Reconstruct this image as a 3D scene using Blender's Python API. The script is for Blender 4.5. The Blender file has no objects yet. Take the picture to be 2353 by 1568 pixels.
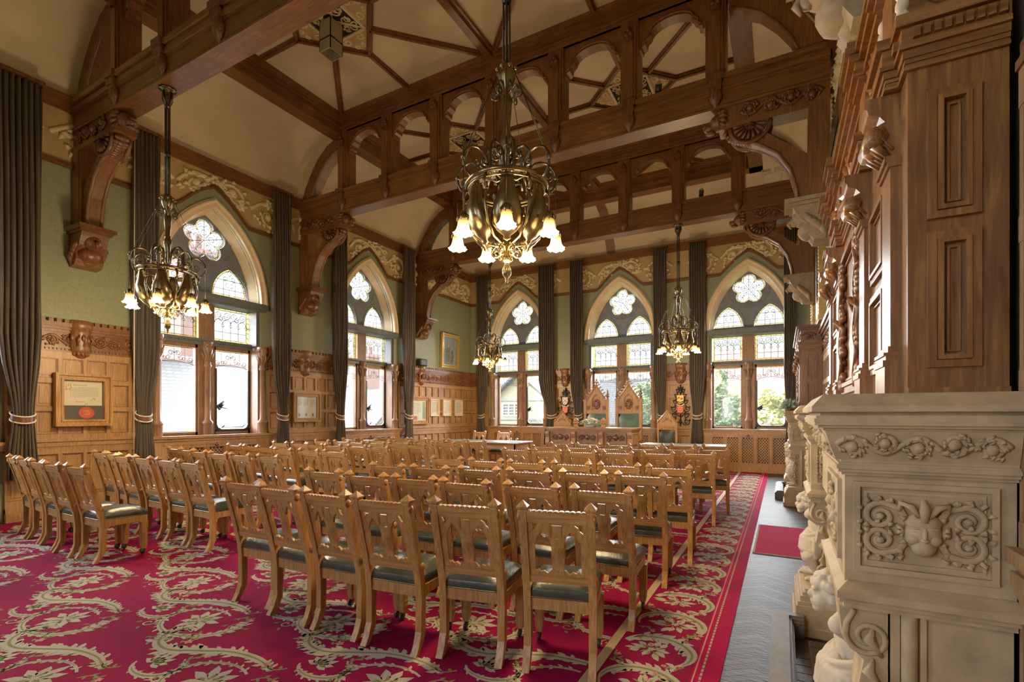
import bpy, math, random
from mathutils import Vector, Matrix, geometry
R = math.radians; PI = math.pi; rnd = random.Random(7)
SC = bpy.context.scene; COL = SC.collection
XL, XR, XT, YF, YN, XC = -9.43, 0.62, 0.56, 14.35, -3.4, -4.45
ID = Matrix.Identity(4)

# ------------------------------------------------------------------ materials
def nt(name):
    m = bpy.data.materials.new(name); m.use_nodes = True
    t = m.node_tree; b = t.nodes['Principled BSDF']
    return m, t, b
def N(t, typ, **kw):
    n = t.nodes.new(typ)
    for k, v in kw.items():
        if k in n.inputs: n.inputs[k].default_value = v
        else: setattr(n, k, v)
    return n
def ramp(t, fac, stops):
    r = N(t, 'ShaderNodeValToRGB'); e = r.color_ramp.elements
    while len(e) < len(stops): e.new(0.5)
    for q, (p, c) in zip(e, stops): q.position = p; q.color = (*c, 1)
    t.links.new(fac, r.inputs[0]); return r.outputs[0]
def coords(t, scale, kind='Object', rot=(0,0,0)):
    c = N(t, 'ShaderNodeTexCoord'); mp = N(t, 'ShaderNodeMapping')
    mp.inputs['Scale'].default_value = scale; mp.inputs['Rotation'].default_value = rot
    t.links.new(c.outputs[kind], mp.inputs[0]); return mp.outputs[0]
def noise(t, vec, scale, detail=4, rough=.6, dist=0):
    n = N(t, 'ShaderNodeTexNoise', Scale=scale, Detail=detail, Roughness=rough, Distortion=dist)
    t.links.new(vec, n.inputs['Vector']); return n.outputs['Fac']
def bump(t, b, h, strength=.3, dist=.01):
    n = N(t, 'ShaderNodeBump', Strength=strength, Distance=dist)
    t.links.new(h, n.inputs['Height']); t.links.new(n.outputs[0], b.inputs['Normal'])
def mix(t, f, a, c):
    n = N(t, 'ShaderNodeMix', data_type='RGBA')
    for s, v in ((0, f), (6, a), (7, c)):
        if isinstance(v, (int, float)): n.inputs[s].default_value = v
        elif isinstance(v, tuple): n.inputs[s].default_value = (*v, 1)
        else: t.links.new(v, n.inputs[s])
    return n.outputs[2]
def oak(name, dark, mid, light, axis='z', rough=.42, bs=.25, vary=.12):
    m, t, b = nt(name)
    s = {'z': (28, 28, 2.2), 'x': (2.2, 28, 28), 'y': (28, 2.2, 28)}[axis]
    v = coords(t, s); g = noise(t, v, 1.6, 6, .65, .6)
    c = ramp(t, g, [(.3, dark), (.5, mid), (.68, light)])
    big = noise(t, coords(t, (1, 1, 1)), 1.7, 2)
    inf = N(t, 'ShaderNodeObjectInfo')
    mm = N(t, 'ShaderNodeMath', operation='MULTIPLY_ADD'); t.links.new(inf.outputs['Random'], mm.inputs[0])
    mm.inputs[1].default_value = vary; mm.inputs[2].default_value = .5 - vary / 2
    hs = N(t, 'ShaderNodeHueSaturation'); t.links.new(c, hs.inputs['Color'])
    ad = N(t, 'ShaderNodeMath', operation='ADD'); t.links.new(big, ad.inputs[0]); t.links.new(mm.outputs[0], ad.inputs[1])
    t.links.new(ad.outputs[0], hs.inputs['Value'])
    t.links.new(hs.outputs[0], b.inputs['Base Color'])
    b.inputs['Roughness'].default_value = rough
    bump(t, b, g, bs, .004); return m
def plain(name, c, rough=.6, metal=0, n=.12, ns=8, bs=.2, spec=None, emit=None):
    m, t, b = nt(name)
    f = noise(t, coords(t, (1, 1, 1)), ns, 5)
    d = tuple(max(0, x * (1 - n)) for x in c); l = tuple(min(1, x * (1 + n)) for x in c)
    t.links.new(ramp(t, f, [(.3, d), (.7, l)]), b.inputs['Base Color'])
    b.inputs['Roughness'].default_value = rough; b.inputs['Metallic'].default_value = metal
    if spec is not None: b.inputs['Specular IOR Level'].default_value = spec
    if emit: b.inputs['Emission Color'].default_value = (*emit[0], 1); b.inputs['Emission Strength'].default_value = emit[1]
    if bs: bump(t, b, f, bs, .006)
    return m
def glass(name, tint, gl=.06, rough=.05, glow_veil=0):
    m, t, b = nt(name); t.nodes.remove(b)
    tr = N(t, 'ShaderNodeBsdfTransparent'); tr.inputs[0].default_value = (*tint, 1)
    gs = N(t, 'ShaderNodeBsdfGlossy'); gs.inputs['Roughness'].default_value = rough
    mx = N(t, 'ShaderNodeMixShader'); mx.inputs[0].default_value = gl
    t.links.new(tr.outputs[0], mx.inputs[1]); t.links.new(gs.outputs[0], mx.inputs[2])
    o = mx.outputs[0]
    if glow_veil:
        tl = N(t, 'ShaderNodeBsdfTranslucent'); m2 = N(t, 'ShaderNodeMixShader'); m2.inputs[0].default_value = glow_veil
        t.links.new(o, m2.inputs[1]); t.links.new(tl.outputs[0], m2.inputs[2]); o = m2.outputs[0]
    t.links.new(o, t.nodes['Material Output'].inputs[0]); return m
MT = {}
def mats():
    M = MT
    M['oak'] = oak('oak_chair', (.21, .088, .023), (.385, .185, .056), (.53, .30, .105), 'z', .34)
    M['oak_h'] = oak('oak_chair_horizontal', (.21, .088, .023), (.385, .185, .056), (.53, .30, .105), 'x', .32)
    M['panel'] = oak('oak_panelling', (.21, .10, .038), (.33, .172, .070), (.42, .24, .108), 'z', .4)
    M['panel_dk'] = oak('oak_carved_and_panel_shade', (.085, .030, .013), (.165, .062, .024), (.26, .11, .044), 'z', .36, .3)
    M['beam_x'] = oak('oak_beam', (.085, .030, .011), (.165, .062, .021), (.24, .098, .036), 'x', .38, .2, .05)
    M['beam_y'] = oak('oak_purlin', (.075, .026, .010), (.145, .053, .018), (.21, .083, .030), 'y', .4, .2, .05)
    M['beam_z'] = oak('oak_post', (.085, .030, .011), (.16, .060, .021), (.23, .093, .034), 'z', .38, .2, .05)
    M['carve'] = oak('oak_dark_carving', (.055, .017, .009), (.12, .042, .018), (.21, .084, .036), 'z', .34, .4)
    M['over'] = oak('oak_overmantel', (.095, .036, .010), (.20, .080, .021), (.32, .145, .042), 'z', .3, .3)
    M['over_x'] = oak('oak_overmantel_rail', (.095, .036, .010), (.20, .080, .021), (.32, .145, .042), 'x', .3, .3)
    M['mull'] = oak('oak_window', (.13, .062, .036), (.23, .115, .065), (.32, .175, .10), 'z', .42)
    M['ceil'] = plain('ceiling_plaster', (.53, .42, .285), .75, 0, .10, 1.6, .05)
    M['frieze'] = plain('frieze_ground', (.44, .29, .125), .7, 0, .1, 6, .1)
    M['relief'] = plain('frieze_relief', (.66, .54, .33), .6, 0, .08, 20, .15)
    M['cream'] = plain('cream_moulding', (.74, .57, .36), .55, 0, .08, 5, .08)
    M['slate_d'] = plain('dark_tracery', (.15, .165, .21), .6, 0, .25, 5, .2)  # blue-grey takes the window haze into the dark plate's colour
    M['transom'] = plain('dark_transom', (.10, .115, .13), .5, 0, .2, 8, .15)
    M['lead'] = plain('lead_came', (.03, .03, .034), .5, .3, .2, 30, 0)
    M['glass'] = glass('clear_pane', (.97, .985, 1), .04, .05, .01)  # trace of translucency puts a pale glow veil into the panes
    M['glass_y'] = glass('amber_glass', (1, .80, .28), .04)
    M['glass_f'] = glass('picture_glass', (.93, .95, .95), .12)
    M['stone'] = plain('mantel_stone', (.40, .29, .155), .68, 0, .24, 11, .4)
    M['stone_l'] = plain('pale_carved_stone', (.52, .43, .30), .68, 0, .17, 14, .35)
    M['stone_d'] = plain('dark_kerb_stone', (.115, .095, .08), .6, 0, .2, 12, .2)
    M['corb'] = plain('stone_corbel', (.30, .21, .13), .7, 0, .25, 14, .4)
    M['tile'] = plain('hearth_tile', (.035, .026, .022), .22, 0, .4, 6, .1)
    M['grout'] = plain('tile_grout', (.13, .11, .09), .7, 0, .1, 6, 0)
    M['soot_and_hollow'] = plain('soot_and_hollow_black', (.015, .013, .012), .9)
    M['iron'] = plain('wrought_iron', (.035, .032, .034), .42, .7, .3, 20, .2)
    M['bronze'] = plain('bronze', (.27, .205, .105), .26, 1, .25, 6, .05)
    M['bronze_d'] = plain('dark_bronze', (.135, .11, .075), .3, 1, .3, 9, .1)
    M['gilt'] = plain('gilded_wood', (.56, .36, .11), .35, .55, .25, 25, .5)
    M['gold'] = plain('gold_leaf', (.75, .50, .13), .4, .3, .15, 25, .1)
    M['cord'] = plain('cream_cord', (.72, .64, .53), .7, 0, .1, 60, .3)
    M['white'] = plain('white_paint', (.78, .78, .75), .5, 0, .04, 10, 0)
    M['grey'] = plain('grey_metal', (.37, .33, .26), .4, .2, .05, 10, 0)
    M['black'] = plain('black_plastic', (.02, .02, .022), .45, 0, .1, 10, 0)
    M['parch'] = plain('parchment', (.80, .72, .57), .75, 0, .05, 8, 0)
    M['ink'] = plain('faded_ink', (.42, .35, .25), .8, 0, .1, 30, 0)
    M['mount'] = plain('dark_mount', (.06, .068, .062), .7)
    M['wax'] = plain('red_wax', (.66, .07, .05), .45, 0, .12, 20, .2)
    M['red'] = plain('red_enamel', (.70, .055, .035), .4, 0, .08, 20, 0)
    M['paper'] = plain('white_paper', (.80, .81, .76), .8, 0, .05, 10, 0)
    M['flower'] = plain('ivory_petals', (.80, .76, .62), .6, 0, .1, 40, 0)
    M['leaf'] = plain('dark_leaf', (.09, .17, .075), .5, 0, .4, 14, 0)
    M['leaf_p'] = plain('grey_green_leaf', (.30, .40, .33), .6, 0, .35, 30, 0)
    M['tree'] = plain('tree_leaf', (.15, .22, .085), .6, 0, .45, 5, 0)
    M['tree_y'] = plain('yellow_leaf', (.40, .38, .09), .6, 0, .4, 5, 0)
    M['bark'] = plain('bark', (.12, .08, .05), .8)
    M['steel'] = plain('polished_steel', (.7, .72, .74), .15, 1, .05, 10, 0)
    # leather
    m, t, b = nt('green_leather'); f = noise(t, coords(t, (1, 1, 1)), 5, 4)
    t.links.new(ramp(t, f, [(.3, (.016, .023, .019)), (.75, (.045, .056, .044))]), b.inputs['Base Color'])
    b.inputs['Roughness'].default_value = .27; bump(t, b, noise(t, coords(t, (1, 1, 1)), 34, 5), .25, .008); M['leather'] = m
    m, t, b = nt('teal_leather'); f = noise(t, coords(t, (1, 1, 1)), 3, 3)
    t.links.new(ramp(t, f, [(.3, (.035, .085, .078)), (.75, (.075, .14, .125))]), b.inputs['Base Color'])
    b.inputs['Roughness'].default_value = .33; M['leather_t'] = m
    # curtain velvet
    m, t, b = nt('curtain_velvet'); f = noise(t, coords(t, (9, 9, .25)), 3, 3)
    t.links.new(ramp(t, f, [(.35, (.024, .017, .019)), (.55, (.048, .036, .034)), (.78, (.10, .088, .045))]), b.inputs['Base Color'])
    b.inputs['Roughness'].default_value = .75; b.inputs['Sheen Weight'].default_value = .12
    b.inputs['Sheen Tint'].default_value = (.75, .72, .42, 1); M['curtain'] = m
    # damask wallpaper
    m, t, b = nt('green_damask'); v = coords(t, (1, 1, 1))
    n1 = noise(t, v, 17, 2, .5, 2.5); n2 = noise(t, v, 1.5, 2)
    c = ramp(t, n1, [(.44, (.195, .225, .135)), (.53, (.27, .295, .19))])
    t.links.new(mix(t, n2, c, (.215, .24, .15)), b.inputs['Base Color'])
    b.inputs['Roughness'].default_value = .55; M['paper_g'] = m
    # parquet laid in chevrons
    m, t, b = nt('dark_parquet'); v = coords(t, (1, 1, 1)); sx = N(t, 'ShaderNodeSeparateXYZ'); t.links.new(v, sx.inputs[0])
    def mth(op, a, c=None):
        n = N(t, 'ShaderNodeMath', operation=op)
        for i, q in enumerate((a, c)):
            if q is None: continue
            if isinstance(q, (int, float)): n.inputs[i].default_value = q
            else: t.links.new(q, n.inputs[i])
        return n.outputs[0]
    px = mth('PINGPONG', mth('ADD', sx.outputs[0], 20.31), .21)
    yy = mth('ADD', sx.outputs[1], mth('MULTIPLY', px, .75))
    fr = mth('FRACT', mth('MULTIPLY', yy, 13.5)); gap = mth('LESS_THAN', mth('ABSOLUTE', mth('SUBTRACT', fr, .5)), .44)
    idn = N(t, 'ShaderNodeTexWhiteNoise', noise_dimensions='1D'); t.links.new(mth('FLOOR', mth('MULTIPLY', yy, 13.5)), idn.inputs['W'])
    c = ramp(t, idn.outputs['Value'], [(0, (.022, .017, .014)), (1, (.075, .055, .042))])
    t.links.new(mix(t, gap, (.008, .006, .005), c), b.inputs['Base Color'])
    b.inputs['Roughness'].default_value = .36; b.inputs['Specular IOR Level'].default_value = .09
    wv = noise(t, coords(t, (4, 22, 4)), 3, 4)
    bump(t, b, mth('ADD', mth('MULTIPLY', gap, 1.0), mth('ADD', mth('MULTIPLY', idn.outputs['Value'], 1.0), mth('MULTIPLY', wv, 1.1))), .9, .014); M['parquet'] = m
    # carpet
    def pile(name, a, c):
        m, t, b = nt(name); f = noise(t, coords(t, (1, 1, 1)), 160, 2); g = noise(t, coords(t, (1, 1, 1)), 1.2, 3)
        t.links.new(mix(t, g, ramp(t, f, [(.3, a), (.7, c)]), tuple(x * .8 for x in a)), b.inputs['Base Color'])
        b.inputs['Roughness'].default_value = .95; b.inputs['Specular IOR Level'].default_value = .05
        bump(t, b, f, .4, .004); return m
    M['crimson'] = pile('carpet_crimson', (.20, .004, .036), (.31, .008, .058))
    M['crimson_b'] = pile('carpet_border_crimson', (.34, .003, .045), (.47, .008, .075))
    M['c_cream'] = pile('carpet_cream', (.36, .33, .25), (.56, .52, .40))
    M['c_olive'] = pile('carpet_olive', (.17, .17, .07), (.27, .25, .12))
    M['c_pink'] = pile('carpet_pink', (.55, .22, .20), (.68, .34, .28))
    M['mat_red'] = pile('red_mat', (.44, .008, .07), (.62, .02, .12))
    # lamp glass
    m, t, b = nt('lit_lamp_shade'); v = coords(t, (1, 1, 1), 'Generated'); s = N(t, 'ShaderNodeSeparateXYZ'); t.links.new(v, s.inputs[0])
    t.links.new(ramp(t, s.outputs[2], [(0, (1, .80, .42)), (.35, (1, .72, .26)), (.75, (.85, .42, .06)), (1, (.42, .20, .03))]), b.inputs['Emission Color'])
    t.links.new(ramp(t, s.outputs[2], [(0, (1, 1, 1)), (.55, (.55, .55, .55)), (1, (.08, .08, .08))]), b.inputs['Base Color'])
    em = N(t, 'ShaderNodeMath', operation='MULTIPLY'); em.inputs[1].default_value = 3.2
    t.links.new(ramp(t, s.outputs[2], [(0, (.7, .7, .7)), (.3, (1, 1, 1)), (.8, (.3, .3, .3)), (1, (.06, .06, .06))]), em.inputs[0])
    t.links.new(em.outputs[0], b.inputs['Emission Strength']); b.inputs['Roughness'].default_value = .2; M['shade'] = m
    M['bulb'] = plain('glowing_bulb', (1, .9, .7), .4, 0, 0, 4, 0, None, ((1, .85, .5), 14))
    # outdoors
    def brick(name, a, c, mo, sc, rough=.85, off=.5):
        m, t, b = nt(name); n = N(t, 'ShaderNodeTexBrick', Scale=sc, offset=off); n.inputs['Color1'].default_value = (*a, 1)
        n.inputs['Color2'].default_value = (*c, 1); n.inputs['Mortar'].default_value = (*mo, 1); n.inputs['Mortar Size'].default_value = .03
        q = N(t, 'ShaderNodeTexCoord'); se = N(t, 'ShaderNodeSeparateXYZ'); t.links.new(q.outputs['Object'], se.inputs[0])
        cb = N(t, 'ShaderNodeCombineXYZ'); ad = N(t, 'ShaderNodeMath', operation='ADD')
        t.links.new(se.outputs[0], ad.inputs[0]); t.links.new(se.outputs[1], ad.inputs[1])
        t.links.new(ad.outputs[0], cb.inputs[0]); t.links.new(se.outputs[2], cb.inputs[1]); t.links.new(cb.outputs[0], n.inputs['Vector'])
        t.links.new(n.outputs[0], b.inputs['Base Color']); b.inputs['Roughness'].default_value = rough; return m
    M['brick'] = brick('red_brick', (.19, .075, .06), (.24, .11, .085), (.24, .17, .15), 5)
    M['sandstone'] = brick('red_sandstone', (.20, .105, .075), (.26, .15, .11), (.2, .14, .11), 2.2)
    M['slates'] = brick('grey_slates', (.034, .036, .04), (.058, .059, .058), (.006, .006, .007), 2.0, .6)
    M['redtile'] = brick('red_roof_tiles', (.26, .125, .10), (.32, .165, .135), (.2, .1, .08), 5)
    M['render'] = plain('cream_render', (.33, .28, .185), .85, 0, .08, 3, .1)
    M['stone_o'] = plain('buff_coping', (.25, .21, .15), .85)
    M['grass'] = plain('lawn', (.10, .16, .05), .9, 0, .3, 2, 0)

# ------------------------------------------------------------------ mesh builder
class MB:
    def __init__(s, T=None):
        s.v = []; s.f = []; s.m = []; s.sm = []; s.T = T; s.cm = 0
    def add(s, vs, fs, smooth=False, m=None):
        o = len(s.v); T = s.T
        if T is None: s.v += [tuple(p) for p in vs]
        elif callable(T): s.v += [tuple(T(*p)) for p in vs]
        else: s.v += [tuple(T @ Vector(p)) for p in vs]
        for f in fs: s.f.append(tuple(o + i for i in f)); s.m.append(s.cm if m is None else m); s.sm.append(smooth)
        return s
    def box(s, x0, x1, y0, y1, z0, z1, m=None):
        vs = [(x, y, z) for x in (x0, x1) for y in (y0, y1) for z in (z0, z1)]
        return s.add(vs, [(0,1,3,2),(4,6,7,5),(0,4,5,1),(2,3,7,6),(0,2,6,4),(1,5,7,3)], m=m)
    def bev(s, x0, x1, y0, y1, z0, z1, b=.01, m=None):
        # chamfered box
        vs = []; ix = {}
        for a, x in ((0, (x0, x1)), ):
            pass
        X, Y, Z = (x0, x1), (y0, y1), (z0, z1)
        for i in (0, 1):
            for j in (0, 1):
                for k in (0, 1):
                    sx, sy, sz = (b, -b)[i], (b, -b)[j], (b, -b)[k]
                    ix[i,j,k] = len(vs)
                    vs += [(X[i], Y[j]+sy, Z[k]+sz), (X[i]+sx, Y[j], Z[k]+sz), (X[i]+sx, Y[j]+sy, Z[k])]
        q = lambda i,j,k,a: ix[i,j,k] + a
        fs = []
        for i in (0,1): fs.append((q(i,0,0,0), q(i,0,1,0), q(i,1,1,0), q(i,1,0,0)))
        for j in (0,1): fs.append((q(0,j,0,1), q(0,j,1,1), q(1,j,1,1), q(1,j,0,1)))
        for k in (0,1): fs.append((q(0,0,k,2), q(0,1,k,2), q(1,1,k,2), q(1,0,k,2)))
        for i in (0,1):
            for j in (0,1): fs.append((q(i,j,0,0), q(i,j,1,0), q(i,j,1,1), q(i,j,0,1)))
            for k in (0,1): fs.append((q(i,0,k,0), q(i,1,k,0), q(i,1,k,2), q(i,0,k,2)))
        for j in (0,1):
            for k in (0,1): fs.append((q(0,j,k,1), q(1,j,k,1), q(1,j,k,2), q(0,j,k,2)))
        for i in (0,1):
            for j in (0,1):
                for k in (0,1): fs.append((q(i,j,k,0), q(i,j,k,1), q(i,j,k,2)))
        return s.add(vs, fs, m=m)
    def prism(s, poly, P, d0, d1, holes=(), m=None, side_m=None):
        # poly/holes: 2D loops (a, b); P(a, b, d) -> 3D
        loops = [list(poly)] + [list(h) for h in holes]
        flat = [p for l in loops for p in l]; n = len(flat)
        if holes or n > 4: tri = geometry.tessellate_polygon([[Vector((a, b, 0)) for a, b in l] for l in loops])
        else: tri = [tuple(range(n))]
        vs = [P(a, b, d0) for a, b in flat] + [P(a, b, d1) for a, b in flat]
        s.add(vs, [tuple(t) for t in tri] + [tuple(i + n for i in t)[::-1] for t in tri], m=m)
        o = 0; fs = []
        for l in loops:
            k = len(l)
            fs += [(o+i, o+(i+1) % k, n+o+(i+1) % k, n+o+i) for i in range(k)]; o += k
        s.add(vs, fs, m=side_m if side_m is not None else m); return s
    def lathe(s, prof, c=(0,0,0), seg=16, a0=0, a1=2*PI, smooth=True, m=None, sx=1, sy=1):
        full = abs(a1 - a0 - 2*PI) < 1e-6; k = seg if full else seg + 1; vs = []
        for r, z in prof:
            for i in range(k):
                a = a0 + (a1 - a0) * i / seg; vs.append((c[0]+r*sx*math.cos(a), c[1]+r*sy*math.sin(a), c[2]+z))
        fs = []
        for j in range(len(prof) - 1):
            for i in range(seg):
                i2 = (i + 1) % k; fs.append((j*k+i, j*k+i2, (j+1)*k+i2, (j+1)*k+i))
        s.add(vs, fs, smooth, m)
        return s
    def tube(s, path, r, seg=6, m=None, smooth=True, flat=1.0, up=None, closed=False, caps=True):
        P = [Vector(p) for p in path]; n = len(P)
        if n < 2: return s
        vs = []; prev = None
        for i, p in enumerate(P):
            if closed: d = P[(i+1) % n] - P[i-1]
            else: d = P[min(i+1, n-1)] - P[max(i-1, 0)]
            if d.length < 1e-9: d = Vector((0,0,1))
            d.normalize()
            u = Vector(up) if up else (prev if prev else (Vector((0,0,1)) if abs(d.z) < .9 else Vector((1,0,0))))
            x = u - d * u.dot(d)
            if x.length < 1e-6: x = d.orthogonal()
            x.normalize(); prev = x; y = d.cross(x); rr = r[i] if isinstance(r, (list, tuple)) else r
            for k in range(seg):
                a = 2*PI*k/seg; vs.append(p + x*(math.cos(a)*rr*flat) + y*(math.sin(a)*rr))
        fs = []; e = n if closed else n - 1
        for i in range(e):
            j = (i+1) % n
            for k in range(seg): fs.append((i*seg+k, i*seg+(k+1) % seg, j*seg+(k+1) % seg, j*seg+k))
        if caps and not closed: fs += [tuple(range(seg))[::-1], tuple((n-1)*seg+k for k in range(seg))]
        return s.add(vs, fs, smooth, m)
    def ball(s, c, r, seg=8, rings=6, m=None, rot=None):
        if isinstance(r, (int, float)): r = (r, r, r)
        vs = []; q = Matrix.Rotation(0, 3, 'X') if rot is None else rot
        for j in range(rings+1):
            t = PI*j/rings
            for i in range(seg):
                a = 2*PI*i/seg; p = q @ Vector((r[0]*math.sin(t)*math.cos(a), r[1]*math.sin(t)*math.sin(a), r[2]*math.cos(t)))
                vs.append((c[0]+p.x, c[1]+p.y, c[2]+p.z))
        fs = [(j*seg+i, j*seg+(i+1) % seg, (j+1)*seg+(i+1) % seg, (j+1)*seg+i) for j in range(rings) for i in range(seg)]
        return s.add(vs, fs, True, m)
    def cap(s, p0, p1, r0, r1, seg=10, m=None):
        # tapered capsule
        p0, p1 = Vector(p0), Vector(p1); s.ball(p0, r0, seg, 6, m); s.ball(p1, r1, seg, 6, m)
        return s.tube([p0, p1], [r0, r1], seg, m)
    def mesh(s, name, mat):
        me = bpy.data.meshes.new(name); me.from_pydata(s.v, [], s.f)
        for mm in (mat if isinstance(mat, (list, tuple)) else [mat]): me.materials.append(MT[mm] if isinstance(mm, str) else mm)
        me.polygons.foreach_set('material_index', s.m); me.polygons.foreach_set('use_smooth', s.sm)
        me.update(); return me

def sub(P, o):
    return MB(T=lambda *p: P(*p))
def link(name, data, parent=None, loc=None, rot=None):
    o = bpy.data.objects.new(name, data); COL.objects.link(o)
    if parent: o.parent = parent
    if loc: o.location = loc
    if rot: o.rotation_euler = rot
    return o
def tag(o, label, cat, group=None, kind=None):
    if label: o['label'] = label
    if cat: o['category'] = cat
    if group: o['group'] = group
    if kind: o['kind'] = kind
    return o
def struct(name, mb, mat):
    o = link(name, mb.mesh(name, mat)); o['kind'] = 'structure'; return o
def wroot(o):
    l = Vector((0,0,0))
    while o: l += o.location; o = o.parent
    return l
def part(parent, name, mb, mat, world=False, label=None, smoothmod=None):
    if world and parent:
        w = wroot(parent); mb.v = [(x-w.x, y-w.y, z-w.z) for x, y, z in mb.v]
    o = link(name, mb.mesh(name, mat), parent)
    if label: o['label'] = label
    if smoothmod:
        r = o.modifiers.new('weld', 'REMESH'); r.mode = 'VOXEL'; r.voxel_size = smoothmod; r.use_smooth_shade = True
        q = o.modifiers.new('soft', 'SMOOTH'); q.factor = .5; q.iterations = 2
    return o
def thing(name, label, cat, loc=(0,0,0), rot=0, group=None):
    o = link(name, None, None, loc, (0,0,rot)); o.empty_display_size = .1
    return tag(o, label, cat, group)
def dup(o, parent=None):
    c = o.copy(); COL.objects.link(c)
    if parent: c.parent = parent
    for ch in list(o.children): dup(ch, c)
    return c

# ------------------------------------------------------------------ shapes
def arch(a, h, z0, n=10, c=0.0):
    Rr = (a*a + h*h) / (2*a); cx = a - Rr; t1 = math.atan2(h, -cx)
    rt = [(c + cx + Rr*math.cos(t1*i/n), z0 + Rr*math.sin(t1*i/n)) for i in range(n+1)]
    return rt + [(2*c - x, z) for x, z in rt[-2::-1]]
def spiral(c, r0, r1, a0, turns, n=20, k=1):
    return [(c[0]+(r0+(r1-r0)*i/n)*math.cos(a0+k*2*PI*turns*i/n), c[1]+(r0+(r1-r0)*i/n)*math.sin(a0+k*2*PI*turns*i/n)) for i in range(n+1)]
def scrollwork(mb, s0, s1, z0, z1, P, r=.016, out=0.0, lam=None, m=None, seg=5, leaf=True, dens=1.0, flip=False):
    """rinceau of a wavy stem with spiral branches, flowers and leaves raised on a surface; P(s, z, d)"""
    h = z1 - z0; L = s1 - s0
    if L < h * .35: return
    k = max(1, round(L / (lam or h * 1.05))); w = L / k; zm = (z0+z1)/2; A = h * .30
    nrm = (Vector(P(0, 0, 1)) - Vector(P(0, 0, 0)))
    up = tuple(nrm.normalized())
    sg = -1 if flip else 1
    stem = [(s0 + L*i/(k*12), zm + sg*A*math.sin(PI*(s0 + L*i/(k*12) - s0)/w)) for i in range(k*12+1)]
    mb.tube([P(a, b, out) for a, b in stem], r, seg, m, flat=.8, up=up)
    for j in range(k):
        c = sg * (1 if j % 2 == 0 else -1); cs = s0 + w*(j+.5); cz = zm - c*h*.08
        rr = min(h*.36, w*.40)
        sp = spiral((cs, cz), rr, rr*.18, c*PI/2*1.0 + PI*.15, 1.35, 22, -c)
        mb.tube([P(a, b, out) for a, b in sp], [r*(1.05-.5*i/22) for i in range(23)], seg, m, flat=.8, up=up)
        mb.ball(P(cs, cz, out), r*2.0, 6, 4, m)
        if leaf:
            for q in range(int(7*dens)):
                a = rnd.uniform(0, 2*PI); d = rr*rnd.uniform(.5, 1.15)
                x, z = cs + d*math.cos(a), cz + d*math.sin(a)
                if not (s0+r < x < s1-r and z0+r < z < z1-r): continue
                b = a + rnd.uniform(-1, 1); l = h*rnd.uniform(.10, .17)
                mb.tube([P(x, z, out), P(x+l*.5*math.cos(b), z+l*.5*math.sin(b), out+r*.5), P(x+l*math.cos(b+.5), z+l*math.sin(b+.5), out)], [r*.5, r*1.25, r*.2], 5, m, flat=.7, up=up)
def chamfer_frame(mb, s0, s1, z0, z1, P, w=.02, d=.012, m=None):
    # raised moulding round a panel
    for (a, b, c, e) in ((s0, s1, z0, z0+w), (s0, s1, z1-w, z1), (s0, s0+w, z0+w, z1-w), (s1-w, s1, z0+w, z1-w)):
        pbox(mb, P, a, b, c, e, 0, d, m)
def pbox(mb, P, s0, s1, z0, z1, d0, d1, m=None):
    vs = [P(s, z, d) for s in (s0, s1) for z in (z0, z1) for d in (d0, d1)]
    mb.add(vs, [(0,1,3,2),(4,6,7,5),(0,4,5,1),(2,3,7,6),(0,2,6,4),(1,5,7,3)], m=m)
# wall frames: (s along wall, z up, d towards the room)
PL = lambda s, z, d: (XL + d, s, z)
PF = lambda s, z, d: (s, YF - d, z)
PR = lambda s, z, d: (XR - d, s, z)
PN = lambda s, z, d: (s, YN + d, z)
mats()
# ------------------------------------------------------------------ room shell
WL = [1.56, 5.55, 9.54]; WF = [-7.58, -4.21, -0.79]; WN = [-6.6, -2.4]
SILL, SPR, GD = 1.12, 3.75, .32          # sill height, arch springing, glass recess
hole = lambda c: [(c+.96, SILL)] + [(c+x, z) for x, z in arch(.96, 1.68, SPR, 9)] + [(c-.96, SILL)]
def wall(name, P, s0, s1, cs):
    mb = MB(); mb.prism([(s0, -.1), (s1, -.1), (s1, 7.9), (s0, 7.9)], P, 0, -.36, [hole(c) for c in cs])
    return struct(name, mb, 'paper_g')
wall('wall_left', PL, YN-.4, YF+.4, WL); wall('wall_far', PF, XL-.4, XR+.4, WF)
wall('wall_near', PN, XL-.4, XR+.4, WN); wall('wall_right', PR, YN-.4, YF+.4, [])
struct('floor', MB().box(XL-.3, XR+.3, YN-.3, YF+.3, -.08, 0), 'parquet')

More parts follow.
